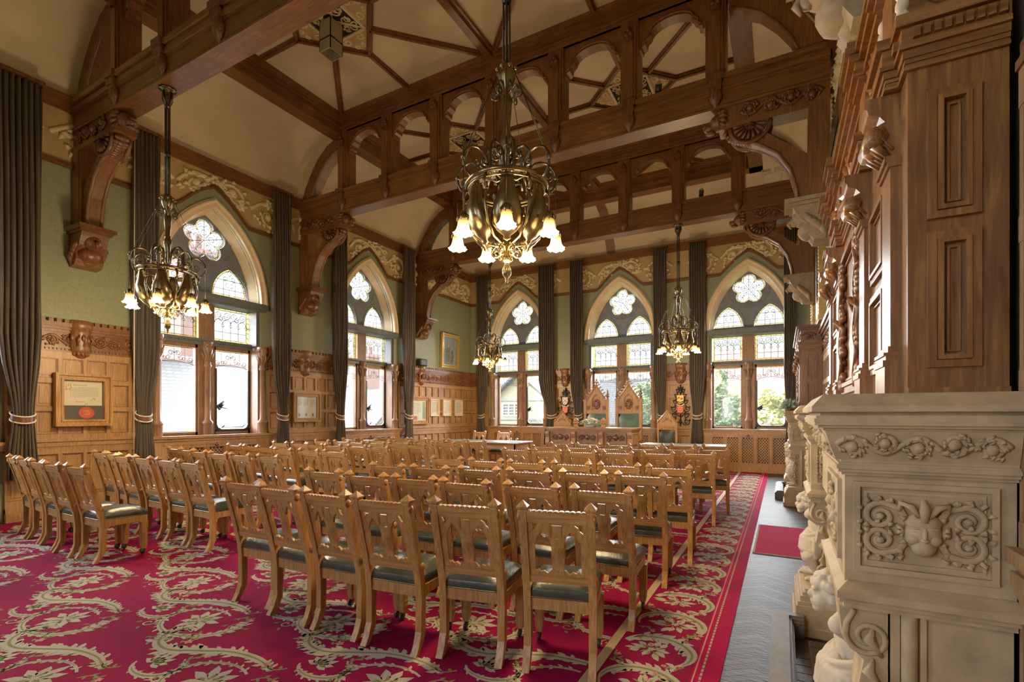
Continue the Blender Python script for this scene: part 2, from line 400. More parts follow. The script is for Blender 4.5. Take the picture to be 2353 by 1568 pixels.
# panelling below the dado, its carved frieze and the radiator recesses under the windows
def panel_run(mb, P, s0, s1, hi=True):
    pbox(mb, P, s0, s1, 0, 2.44 if hi else 1.07, 0, .022)
    rows = [(.29, .92)] + ([(1.21, 1.55), (1.62, 1.965), (2.035, 2.33)] if hi else [])
    n = max(1, round((s1-s0)/.315)); w = (s1-s0)/n
    zs = [.13] + [v for r in rows for v in r] + ([2.44] if hi else [1.07])
    for i in range(0, len(zs), 2): pbox(mb, P, s0, s1, zs[i], zs[i+1], .02, .058)
    for i in range(n+1):
        a = max(s0, s0+i*w-.024); b = min(s1, s0+i*w+.024)
        for r in rows: pbox(mb, P, a, b, r[0], r[1], .02, .056)
    for i in range(n):
        for r in rows: 
            Pd = lambda s, z, d: P(s, z, d+.0225); a, b = s0+i*w+.024, s0+(i+1)*w-.024
            chamfer_frame(mb, a, b, r[0], r[1], Pd, .010, .024, 1); chamfer_frame(mb, a+.010, b-.010, r[0]+.010, r[1]-.010, Pd, .008, .010, 0); pbox(mb, P, a+.045, b-.045, r[0]+.045, r[1]-.045, .0225, .031)  # outer frame in darker oak paints the shadow line round each panel
    for z0, z1, d in ((1.0, 1.03, .062), (1.03, 1.075, .075), (1.075, 1.10, .062), (1.10, 1.14, .085)): pbox(mb, P, s0, s1, z0, z1, 0, d)
    for z0, z1, d in ((0, .12, .095), (.12, .15, .08), (.15, .19, .065)): pbox(mb, P, s0, s1, z0, z1, 0, d)
def dado_frieze(mb, P, s0, s1):
    pbox(mb, P, s0, s1, 2.44, 2.74, 0, .035)
    for z0, z1, d in ((2.43, 2.455, .065), (2.485, 2.505, .055), (2.72, 2.76, .06), (2.76, 2.80, .09), (2.80, 2.86, .115)): pbox(mb, P, s0, s1, z0, z1, 0, d)
    n = int((s1-s0)/.045)
    for i in range(n):
        s = s0 + (i+.5)*(s1-s0)/n
        pbox(mb, P, s-.011, s+.011, 2.455, 2.485, 0, .058)
        if i % 2 == 0: pbox(mb, P, s-.028, s+.028, 2.86, 2.92, .02, .09)
    scrollwork(mb, s0+.02, s1-.02, 2.505, 2.72, P, .017, .04, .2, dens=1.6)
def dado_corbel(mb, P, s):
    T = lambda x, y, z: P(s + x, z, y)
    q = MB(T); q.lathe([(.15, 2.92), (.175, 2.90), (.175, 2.80), (.15, 2.77), (.14, 2.72), (.155, 2.6), (.14, 2.5), (.15, 2.46), (.125, 2.43), (.09, 2.37), (.04, 2.33), (.03, 2.31), (0, 2.29)], seg=12, a0=0, a1=PI)
    for k in range(7):
        a = PI*(k+.5)/7; x, y = .15*math.cos(a), .15*math.sin(a)
        q.ball((x, y, 2.62 + .03*(k % 2)), (.03, .03, .055), 6, 5); q.ball((x*.75, y*.75, 2.42), (.022, .022, .04), 6, 4)
    for k in range(-1, 2): q.tube([(.07*k, .15, 2.53), (.09*k+.02, .175, 2.62), (.05*k, .165, 2.70)], [.01, .02, .006], 5)
    mb.v += q.v; o = len(mb.v) - len(q.v); mb.f += [tuple(o+i for i in f) for f in q.f]; mb.m += q.m; mb.sm += q.sm
def gaps(a, b, cs, w=1.10):
    out = []; s = a
    for c in sorted(cs):
        if c - w > s: out.append((s, min(c-w, b)))
        s = max(s, c+w)
    if s < b: out.append((s, b))
    return out
tn = [0]
def trim(mb, mat):
    tn[0] += 1; return struct('trim_%d' % tn[0], mb, mat)
for P, a, b, cs, corb in ((PL, YN, YF, WL, [3.50, 7.54, 11.6]), (PF, XL+.05, XR-.05, WF, [-5.9, -2.47]), (PR, YN, 1.84, [], []), (PR, 4.62, 9.36, [], []), (PR, 12.1, YF, [], []), (PN, XL, XR, WN, [])):
    lo = MB(); hi = MB()
    for s0, s1 in gaps(a, b, cs): panel_run(lo, P, s0, s1); dado_frieze(hi, P, s0, s1)
    for c in corb: dado_corbel(hi, P, c)
    trim(lo, ['panel', 'panel_dk']); trim(hi, 'panel_dk')

# plaster frieze, picture rail and cornice
def rail_path(s0, s1, cs):
    p = [(s0, 5.20)]
    for c in sorted(cs):
        q = [(-.70, 5.20), (-.66, 5.22), (-.56, 5.31), (-.42, 5.46), (-.28, 5.59), (-.14, 5.69), (0, 5.765)]
        for x, z in q + [(-x, z) for x, z in q[-2::-1]]:
            if s0 < c+x < s1: p.append((c+x, z))
    return p + [(s1, 5.20)]
for P, a, b, cs, ax in ((PL, YN, YF, WL, 'beam_y'), (PF, XL, XR, WF, 'beam_x'), (PR, YN, YF, [], 'beam_y'), (PN, XL, XR, WN, 'beam_x')):
    lo = rail_path(a, b, cs)
    fr = MB(); fr.prism(lo + [(b, 6.08), (a, 6.08)], P, 0, .012)
    trim(fr, 'frieze')
    rl = MB()
    for off, d, h in ((0, .045, .075), (.018, .062, .04)):
        rl.prism([(s, z+off) for s, z in lo] + [(s, z+off+h) for s, z in lo[::-1]], P, 0, d)
    for z0, z1, d in ((6.03, 6.07, .04), (6.07, 6.12, .07), (6.12, 6.15, .10), (6.15, 6.20, .125), (6.20, 6.23, .15)): pbox(rl, P, a, b, z0, z1, 0, d)
    trim(rl, ax)
    rel = MB(); E = sorted([a+.03] + [c+q for c in cs for q in (-1.55, -.68, 0, .68, 1.55) if a < c+q < b] + [b-.03])
    for s0, s1 in zip(E, E[1:]):
        if s1 - s0 < .3: continue
        near = [c for c in cs if abs((s0+s1)/2 - c) < .5]
        if near:
            c = near[0]; l = s0 < c - .01; k = .55/.68
            Q = (lambda s, z, d, c=c, k=k: P(s, z + max(0, .56 - abs(s-c)*k*1.02)*(1 - (z-5.28)/.75), d))
            scrollwork(rel, s0+.02, s1-.02, 5.29, 6.02, Q, .036, .014, .55, dens=4, flip=not l)
        else: scrollwork(rel, s0+.04, s1-.04, 5.29, 6.02, P, .038, .014, .62, dens=4)
    for c in cs:
        for k in range(6): rel.ball(P(c+.06*math.cos(k*PI/3), 5.93+.06*math.sin(k*PI/3), .02), (.035, .035, .035), 6, 4)
    trim(rel, 'relief')

# ------------------------------------------------------------------ windows
def star(n=6, c=(0, 4.85), q=.235, rho=.158, g=0.0):
    out = []
    for k in range(5):
        for i in range(2*n):
            ph = R(-36 + 72*i/(2*n)); r = q*math.cos(ph) + math.sqrt(max(0, (rho+g)**2 - (q*math.sin(ph))**2))
            a = R(90 + 72*k) + ph; out.append((c[0]+r*math.cos(a), c[1]+r*math.sin(a)))
    return out
lanc = lambda c, g=0.0: [(c+x, z) for x, z in arch(.36+g, .56+g*1.4, 3.86-g, 8)]
UP = [(-.90, -.155), (.155, .90)]
def cames(mb, P, lines, d, r=.0065):
    for l in lines: mb.tube([P(a, b, d) for a, b in l], r, 4, 1, smooth=False, caps=False)
def light(parent, name, P, outer, inner, d, lines):
    """leaded light: clear glass inside an amber border, lead cames; materials glass, lead, amber"""
    mb = MB(); k = len(inner)
    f = geometry.tessellate_polygon([[Vector((a, b, 0)) for a, b in inner]])
    mb.add([P(a, b, d) for a, b in inner], [tuple(t) for t in f], m=0)
    if outer:
        mb.add([P(a, b, d) for a, b in outer] + [P(a, b, d) for a, b in inner], [(i, (i+1) % k, k+(i+1) % k, k+i) for i in range(k)], m=2)
        cames(mb, P, [outer + outer[:1]], d)
        for i in range(0, k, max(1, k//24)): cames(mb, P, [[outer[i], inner[i]]], d, .005)
    cames(mb, P, [inner + inner[:1]], d); cames(mb, P, lines, d)
    part(parent, name, mb, ['glass', 'lead', 'glass_y'], True)
def rect(a, b, c, e, n=6):
    L = lambda p, q: [(p[0]+(q[0]-p[0])*i/n, p[1]+(q[1]-p[1])*i/n) for i in range(n)]
    return L((a, c), (b, c)) + L((b, c), (b, e)) + L((b, e), (a, e)) + L((a, e), (a, c))
def window(idx, PW, c, detail=True):
    P = lambda s, z, d: PW(c + s, z, -d)              # d grows outwards
    cen = Vector(P(0, SILL, 0))
    w = link('window_%d' % idx, None, None, cen); w['kind'] = 'structure'
    # arch moulding
    mb = MB(); o = arch(1.10, 1.84, SPR, 12); i_ = arch(.95, 1.67, SPR, 12)
    mb.prism(o + i_[::-1], P, -.045, .02); o2 = arch(1.03, 1.76, SPR, 12); i2 = arch(.88, 1.57, SPR, 12)
    for q in range(len(o2)-1):
        mb.add([P(*o2[q], -.03), P(*o2[q+1], -.03), P(*i2[q+1], GD-.02), P(*i2[q], GD-.02)], [(0,1,2,3)], True)
    mb.tube([P(a, b, -.04) for a, b in arch(1.05, 1.785, SPR, 14)], .038, 6)
    mb.tube([P(a, b, .06) for a, b in arch(.965, 1.69, SPR, 14)], .03, 6)
    part(w, 'arch_moulding', mb, 'cream', True)
    # tracery plate with cinquefoil and two lancets
    mb = MB(); ar = arch(.97, 1.69, SPR, 12)
    mb.prism(ar, P, GD-.03, GD+.05, [star(g=.012), lanc(-.50, .012), lanc(.50, .012)])
    mb.tube([P(.50*math.cos(t*PI/16), 4.85+.50*math.sin(t*PI/16), GD-.03) for t in range(32)], .012, 5, closed=True)
    for q in (-.5, .5): mb.tube([P(q+a*1.17, 3.86+(b-3.86)*1.14, GD-.03) for a, b in arch(.36, .56, 3.86, 8)], .012, 5)
    part(w, 'tracery', mb, 'slate_d', True)
    # frame, mullion, transoms, columns
    mb = MB()
    for q in (-1, 1):
        a, b = sorted((q*.90, q*1.0)); mb.box(0,0,0,0,0,0); pbox(mb, P, a, b, SILL, 2.82, .02, GD+.04)
        for z0, z1 in ((SILL, SILL+.05), (2.76, 2.82)): pbox(mb, P, min(q*.15, q*.9), max(q*.15, q*.9), z0, z1, GD-.05, GD+.03)
        for e in (.15, .86): pbox(mb, P, min(q*e, q*(e+.04)), max(q*e, q*(e+.04)), SILL, 2.82, GD-.05, GD+.03)
    pbox(mb, P, -.15, .15, SILL, 3.62, GD-.08, GD+.04)
    part(w, 'frame', mb, 'mull', True)
    mb = MB()
    for q in (-1, 1):
        a, b = sorted((q*.89, q*1.0)); pbox(mb, P, a, b, 2.90, 3.62, .05, GD+.04)
    pbox(mb, P, -1.09, 1.09, 3.64, 3.76, -.07, GD+.04); pbox(mb, P, -1.06, 1.06, 3.60, 3.64, -.03, GD+.04); pbox(mb, P, -1.0, 1.0, 3.76, 3.84, GD-.06, GD+.04)
    pbox(mb, P, -.92, .92, 2.82, 2.94, GD-.11, GD+.04)
    for k in range(46): mb.ball(P(-.9+k*.04, 2.885, GD-.12), .018, 5, 4)
    part(w, 'transom', mb, 'transom', True)
    shaft = [(.085, SILL), (.085, SILL+.19), (.095, SILL+.2), (.095, SILL+.24), (.062, SILL+.28), (.055, 1.6), (.053, 2.40), (.075, 2.43), (.06, 2.46), (.062, 2.52), (.085, 2.70), (.10, 2.82), (.10, 2.88), (0, 2.88)]
    for s, d in ((-.985, -.01), (.985, -.01), (0, GD-.10)):
        mb = MB(lambda x, y, z: P(s+x, z, d+y)); mb.lathe(shaft, seg=12)
        for k in range(8):
            a = k*PI/4; mb.tube([(.06*math.cos(a), .06*math.sin(a), 2.50), (.085*math.cos(a+.2), .085*math.sin(a+.2), 2.62), (.11*math.cos(a), .11*math.sin(a), 2.70)], [.008, .02, .012], 5)
            mb.ball((.10*math.cos(a+.3), .10*math.sin(a+.3), 2.79), .02, 5, 4)
        part(w, 'column', mb, 'mull', True)
    mb = MB(); pbox(mb, P, -1.16, 1.16, 1.075, SILL, -.14, GD+.06); pbox(mb, P, -1.14, 1.14, 1.03, 1.075, -.11, 0); pbox(mb, P, -1.12, 1.12, .995, 1.03, -.09, 0)
    part(w, 'sill', mb, 'panel', True)
    # leaded lights
    if not detail:
        for n, pol in (('cinquefoil_light', star()), ('lancet_light', lanc(-.5)), ('lancet_light', lanc(.5))) + tuple(('casement_light', rect(a, b, z0, z1)) for a, b in UP for z0, z1 in ((SILL+.03, 2.79), (2.95, 3.6))):
            light(w, n, P, None, pol, GD+.01, [])
        return w
    lines = []; c0 = (0, 4.85)
    for k in range(5):
        a = R(90+72*k); ca, sa = math.cos(a), math.sin(a); pt = lambda r, q=0: (r*ca - q*sa, 4.85 + r*sa + q*ca)
        lines += [[c0, pt(.37)], [(.10*math.cos(t*PI/6)*1 + pt(.15)[0]*0, 0) for t in ()] or [pt(.06), pt(.06)]]
        lines += [[(pt(.15)[0]+.05*math.cos(t*PI/5), pt(.15)[1]+.05*math.sin(t*PI/5)) for t in range(11)]]
        for g in (-1, 1):
            lines += [[pt(.24+.0*g, 0), pt(.30, g*.06), pt(.27, g*.11), pt(.225, g*.09), pt(.25, g*.05)]]
            b = a + R(36)*g; lines.append([(.05*math.cos(b), 4.85+.05*math.sin(b)), (.18*math.cos(b), 4.85+.18*math.sin(b))])
    light(w, 'cinquefoil_light', P, star(), star(rho=.135), GD+.01, [l for l in lines if len(l) > 1])
    for q in (-.5, .5):
        ls = [[(q-.34, 4.0), (q+.34, 4.0)], [(q-.12, 3.86), (q-.12, 4.18)], [(q+.12, 3.86), (q+.12, 4.18)], [(q, 3.86), (q, 4.0)], [(q-.25, 4.18), (q+.25, 4.18)]]
        for g in (-1, 1):
            ls += [[(q+g*x, 4.13+y) for x, y in spiral((.07, .08), .055, .02, -PI/2, 1.2, 12)], [(q+g*x, 4.02+y) for x, y in spiral((.035, .07), .05, .03, -PI*.6, .6, 8)], [(q, 4.38), (q+g*.05, 4.33), (q, 4.27)]]
        light(w, 'lancet_light', P, lanc(q), [(q+(a-q)*.88, 3.89+(b-3.86)*.88) for a, b in lanc(q)], GD+.01, ls)
    for u0, u1 in UP:
        W = u1-u0; q = (u0+u1)/2; ls = [[(u0+.05, 3.14), (u1-.05, 3.14)], [(q, 2.99), (q, 3.56)]]
        for k in range(4):
            x0 = u0+.05+(W-.1)*k/4; x1 = u0+.05+(W-.1)*(k+1)/4; xm = (x0+x1)/2; rr = (x1-x0)/2
            ls += [[(xm+rr*math.cos(PI*t/8), 3.30+rr*1.1*math.sin(PI*t/8)) for t in range(9)], [(x1, 2.99), (x1, 3.30)] if k < 3 else [(x0, 2.99), (x0, 3.3)]]
            g = 1 if k % 2 else -1
            ls += [[(xm+g*x, 3.47+y) for x, y in spiral((0, 0), .075, .02, -PI/2, 1.4, 14)], [(xm-g*.05+x, 3.40+y) for x, y in spiral((0, 0), .05, .02, PI/2, 1.1, 10)], [(x1+.03*math.cos(t*PI/4), 3.27+.03*math.sin(t*PI/4)) for t in range(9)]]
        light(w, 'casement_light', P, rect(u0, u1, 2.95, 3.60), rect(u0+.045, u1-.045, 2.985, 3.565), GD+.01, ls)
        zb = 2.42; bar = [(u0+W*t/10, zb+.075*math.sin(PI*t/10)) for t in range(11)]
        ls = [bar, [(q, zb+.07), (q, 2.73)]]
        for g in (-1, 1):
            ls += [[(q+g*W*.25, 2.56), (q+g*W*.25, 2.73)], [(q+g*(.03+x), 2.60+y) for x, y in spiral((.03, .03), .05, .02, PI, 1.2, 12, -1)], [(q+g*(.07+x), 2.52+y) for x, y in spiral((.035, .02), .045, .018, PI, 1.2, 12, -1)], [(q+g*(W*.25+.06+x), 2.51+y) for x, y in spiral((.03, .02), .055, .018, PI, 1.3, 14)], [(q+g*(W*.25-.02+x), 2.53+y) for x, y in spiral((0, 0), .035, .014, 0, 1.2, 10)]]
        light(w, 'casement_light', P, rect(u0, u1, SILL+.03, 2.79), rect(u0+.03, u1-.03, SILL+.06, 2.745), GD+.01, ls)
    # iron latch and stay on the right-hand casement
    mb = MB(); pb = lambda pts, r: mb.tube([P(a, b, GD-.06) for a, b in pts], r, 5)
    for x0 in (.19, .87): pbox(mb, P, x0-.02, x0+.02, SILL+.05, 2.40, GD-.06, GD-.03)
    pbox(mb, P, .19, .87, SILL+.05, SILL+.09, GD-.06, GD-.03)
    for g, x0 in ((1, .21), (-1, .85)): mb.prism([(x0, SILL+.09), (x0+g*.09, SILL+.09), (x0+g*.03, SILL+.12), (x0, SILL+.19)], P, GD-.06, GD-.03)
    for k in range(5): pb([(.20, 1.66), (.26+.02*k, 1.60+.04*k), (.30+.03*(k % 3), 1.64+.03*k)], [.012, .02, .008])
    pb([(.22, 1.66), (.40, 1.62)], .012); pb([(.30, SILL+.12), (.36, SILL+.17), (.33, SILL+.13), (.74, SILL+.13), (.77, SILL+.17)], .009)
    part(w, 'casement_ironwork', mb, 'iron', True)
    return w
wi = 1
for c in WL: window(wi, PL, c, c > 3); wi += 1
for c in WF: window(wi, PF, c); wi += 1
for c in WN: window(wi, PN, c, False); wi += 1  # unseen near-wall windows, added to let fill light in behind the camera

# radiator covers under the windows
def radiator(P, c, label):
    t = thing('radiator_cover', label, 'radiator cover', P(c, 0, 0))
    mb = MB(); pbox(mb, P, c-1.10, c+1.10, 0, .14, 0, .12); pbox(mb, P, c-1.10, c+1.10, .14, .24, 0, .09); pbox(mb, P, c-1.10, c+1.10, .90, .995, 0, .09)
    xs = [c-.72+.36*k for k in range(5)]; e = [c-1.10, c-.90]
    for x in xs: e += [x-.13, x+.13]
    e += [c+.90, c+1.10]; e = [c-1.10, c-.86] + [v for x in xs for v in (x+.135, x+.225)][:-2] + [c+.86, c+1.10]
    for i in range(0, len(e), 2): pbox(mb, P, e[i], e[i+1], .24, .90, 0, .088)
    for x in xs[:-1]: pbox(mb, P, x+.165, x+.195, .24, .90, .08, .10)
    pbox(mb, P, c-.92, c+.92, .955, .975, .08, .10)
    part(t, 'frame', mb, 'panel', True)
    for x in xs:
        mb = MB(); pbox(mb, P, x-.14, x+.14, .24, .90, .01, .03, 1)  # black sheet stands in for the dark hollow behind the bars
        n = 0
        for k in range(-12, 13):
            for g in (-1, 1):
                # diagonal bars clipped to the opening
                x0, z0 = -.14, k*.075 + .0; pts = []
                for tt in range(0, 29):
                    a = -.14 + .01*tt; z = .57 + g*(a)*1.15 + k*.075
                    if .24 <= z <= .90: pts.append((a, z))
                if len(pts) > 2:
                    (a0, b0), (a1, b1) = pts[0], pts[-1]
                    mb.add([P(x+a0, b0-.017, .055+.002*g), P(x+a1, b1-.017, .055+.002*g), P(x+a1, b1+.017, .055+.002*g), P(x+a0, b0+.017, .055+.002*g)], [(0,1,2,3)])
        part(t, 'grille', mb, ['panel', 'soot_and_hollow'], True)
    mb = MB(lambda x, y, z: P(c+x, .945+y, .09+z)); mb.lathe([(.034, 0), (.034, .012), (.02, .02), (.016, .02), (.01, .012), (0, .012)], seg=14)
    part(t, 'vent_knob', mb, 'bronze_d', True)
for c, l in zip(WL[1:], ('oak radiator cover with pierced grilles under the near left window', 'oak radiator cover with grilles under the left window beyond the second chandelier')): radiator(PL, c, l)
for c, l in zip(WF, ('reddish radiator cover in the far left corner behind the clerk table', 'radiator cover behind the two tall thrones and bench', 'oak radiator cover with lattice grilles right of the far wall, clear of chairs')): radiator(PF, c, l)

# ------------------------------------------------------------------ ceiling
cv = [(0, 6.2), (.14, 6.50), (.31, 6.77), (.53, 7.05), (.81, 7.26), (1.12, 7.39)]
mb = MB(); mb.box(XL-.3, XR+.3, YN-.3, YF+.3, 7.78, 7.86)
def cove(P, a, b):
    for (d0, z0), (d1, z1) in zip(cv, cv[1:]): mb.add([P(a, z0, d0), P(b, z0, d0), P(b, z1, d1), P(a, z1, d1)], [(0,1,2,3)], True)
cove(PL, YN, YF); cove(PR, YN, YF); cove(PF, XL, XR); cove(PN, XL, XR)
struct('ceiling', mb, 'ceil')
Z9 = 7.78
pu = MB()
for x0, x1, g in ((XL+1.03, XL+1.30, 1), (XR-1.30, XR-1.03, -1)):
    pu.box(x0, x1, YN, YF, 7.34, Z9)
    a = x1 if g > 0 else x0
    for z0, z1, d in ((7.34, 7.37, .02), (7.50, 7.53, .02), (7.62, 7.66, .03), (7.66, Z9, .07)): pu.box(min(a, a+g*d), max(a, a+g*d), YN, YF, z0, z1)
trim(pu, 'beam_y')
pf = MB(); pf.box(XL+1.03, XR-1.03, YF-1.30, YF-1.03, 7.34, Z9)
for z0, z1, d in ((7.34, 7.37, .02), (7.50, 7.53, .02), (7.62, 7.66, .03), (7.66, Z9, .07)): pf.box(XL+1.03, XR-1.03, YF-1.30-d, YF-1.30, z0, z1)
trim(pf, 'beam_x')
rb = MB()
def rib(a, b, w=.075, h=.07, z=Z9):
    d = Vector((b[0]-a[0], b[1]-a[1])); n = Vector((-d.y, d.x)).normalized()
    for ww, hh in ((w, h*.55), (w*.5, h)):
        vs = [(p[0]+n.x*ww*e, p[1]+n.y*ww*e, zz) for p in (a, b) for e in (-1, 1) for zz in (z, z-hh)]
        rb.add(vs, [(0,1,3,2),(4,6,7,5),(0,4,5,1),(2,3,7,6),(0,2,6,4),(1,5,7,3)])
rib((XC, YN), (XC, YF-1.1), .11, .11)
for (d0, z0), (d1, z1) in zip(cv, cv[1:]):      # rib down the far cove
    rb.add([(XC+e*.13, YF-d, z-.03) for d, z in ((d0, z0), (d1, z1)) for e in (-1, 1)], [(0,1,3,2)])
BAYS = [(-.37, 3.42), (3.67, 7.45), (7.70, 11.43)]
xl, xr = XL+1.30, XR-1.30
for y0, y1 in BAYS:
    ym = (y0+y1)/2
    for xa, xb in ((xl, XC), (XC, xr)):
        xm = (xa+xb)/2; D = .82
        V4 = [(xm-D, ym), (xm, ym+D), (xm+D, ym), (xm, ym-D)]
        for i in range(4): rib(V4[i], V4[(i+1) % 4], .05, .07)
        for p, q in ((V4[0], (xa, ym)), (V4[1], (xm, y1)), (V4[2], (xb, ym)), (V4[3], (xm, y0))): rib(p, q, .05, .07)
        for sx, sy in ((-1, -1), (-1, 1), (1, -1), (1, 1)): rib((xm+sx*D/2, ym+sy*D/2), (xa if sx < 0 else xb, y0 if sy < 0 else y1), .05, .07)
for xm in ((xl+XC)/2, (XC+xr)/2):
    rib((xm-.82, 12.98), (xm, 12.2), .05, .07); rib((xm+.82, 12.98), (xm, 12.2), .05, .07); rib((xm, 12.2), (xm, 11.6), .05, .07)
trim(rb, 'beam_y')
# carved ventilation grilles inside the diamond ribs
PC = lambda s, z, d: (s, z, Z9 - d)
k = 0
GL = ['carved ceiling grille nearest on the left, above the pale hanging spotlight box', 'carved ceiling grille glimpsed right of the near truss top', 'carved plaster ceiling grille behind the big chandelier stem', 'carved ceiling grille seen right of centre through the middle truss', 'carved half grille against the far purlin on the left', 'carved half grille glimpsed through the furthest truss on the right', 'carved ceiling grille overhead before the first truss left', 'carved ceiling grille overhead before the first truss right']
def grille(xm, ym, label, half=False):
    t = thing('ceiling_grille', label, 'ceiling grille', (xm, ym, Z9))
    D = .77; mb = MB(); mb.prism([(xm-D, ym), (xm, ym+D), (xm+D, ym), (xm, ym-D)] if not half else [(xm-D, ym), (xm+D, ym), (xm, ym-D)], PC, 0, .012)
    part(t, 'plaster_ground', mb, 'frieze', True)
    mb = MB(); g = .36
    for a in range(4):
        if half and a not in (2,): continue
        c, s = math.cos(a*PI/2), math.sin(a*PI/2)
        Q = lambda x, z, d: PC(xm + c*x - s*z, ym + s*x + c*z, d)
        for q in (-1, 1):
            mb.tube([Q(q*x, g+y, .015) for x, y in spiral((.14, .10), .085, .02, -PI*.6, 1.3, 18)], .018, 5, flat=.7, up=(0,0,1))
            mb.tube([Q(q*x, g+y, .015) for x, y in spiral((.06, .26), .05, .015, -PI*.5, 1.2, 14)], .014, 5, flat=.7, up=(0,0,1))
            mb.tube([Q(0, g+.03, .015), Q(q*.1, g+.02, .015), Q(q*.27, g+.03, .015)], .014, 5, up=(0,0,1))
        if not half: pbox(mb, Q, -g, g, g-.02, g+.02, .01, .04)
    part(t, 'scroll_relief', mb, 'relief', True)
    if half: return t
    mb = MB(); pbox(mb, PC, xm-g, xm+g, ym-g, ym+g, .013, .016, 1)  # black sheet stands in for the shaded vent opening
    for a in range(4):
        c, s = math.cos(a*PI/2), math.sin(a*PI/2); Q = lambda x, z, d: PC(xm + c*x - s*z, ym + s*x + c*z, d)
        mb.tube([Q(0, 0, .025), Q(.2, .2, .025), Q(.33, .33, .025)], [.02, .025, .012], 5, flat=.6, up=(0,0,1))
        for q in (-1, 1):
            for r0, cx, cy in ((.09, .20, .10), (.07, .27, .22), (.06, .10, .24)):
                cx, cy = (cx, cy) if q > 0 else (cy, cx)
                mb.tube([Q(x, y, .025) for x, y in spiral((cx, cy), r0, .02, q*PI*.4, 1.2, 16, q)], .014, 5, flat=.6, up=(0,0,1))
    part(t, 'iron_grille', mb, ['relief', 'soot_and_hollow'], True)
for xm in ((xl+XC)/2, (XC+xr)/2):
    for y0, y1 in BAYS:
        i = {(0, 3.67): 0, (1, 3.67): 1, (0, 7.70): 2, (1, 7.70): 3, (0, -.37): 6, (1, -.37): 7}[(0 if xm < XC else 1, y0)]
        if y0 > 0: grille(xm, (y0+y1)/2, GL[i])
    grille(xm, 12.98, GL[4 if xm < XC else 5], True)

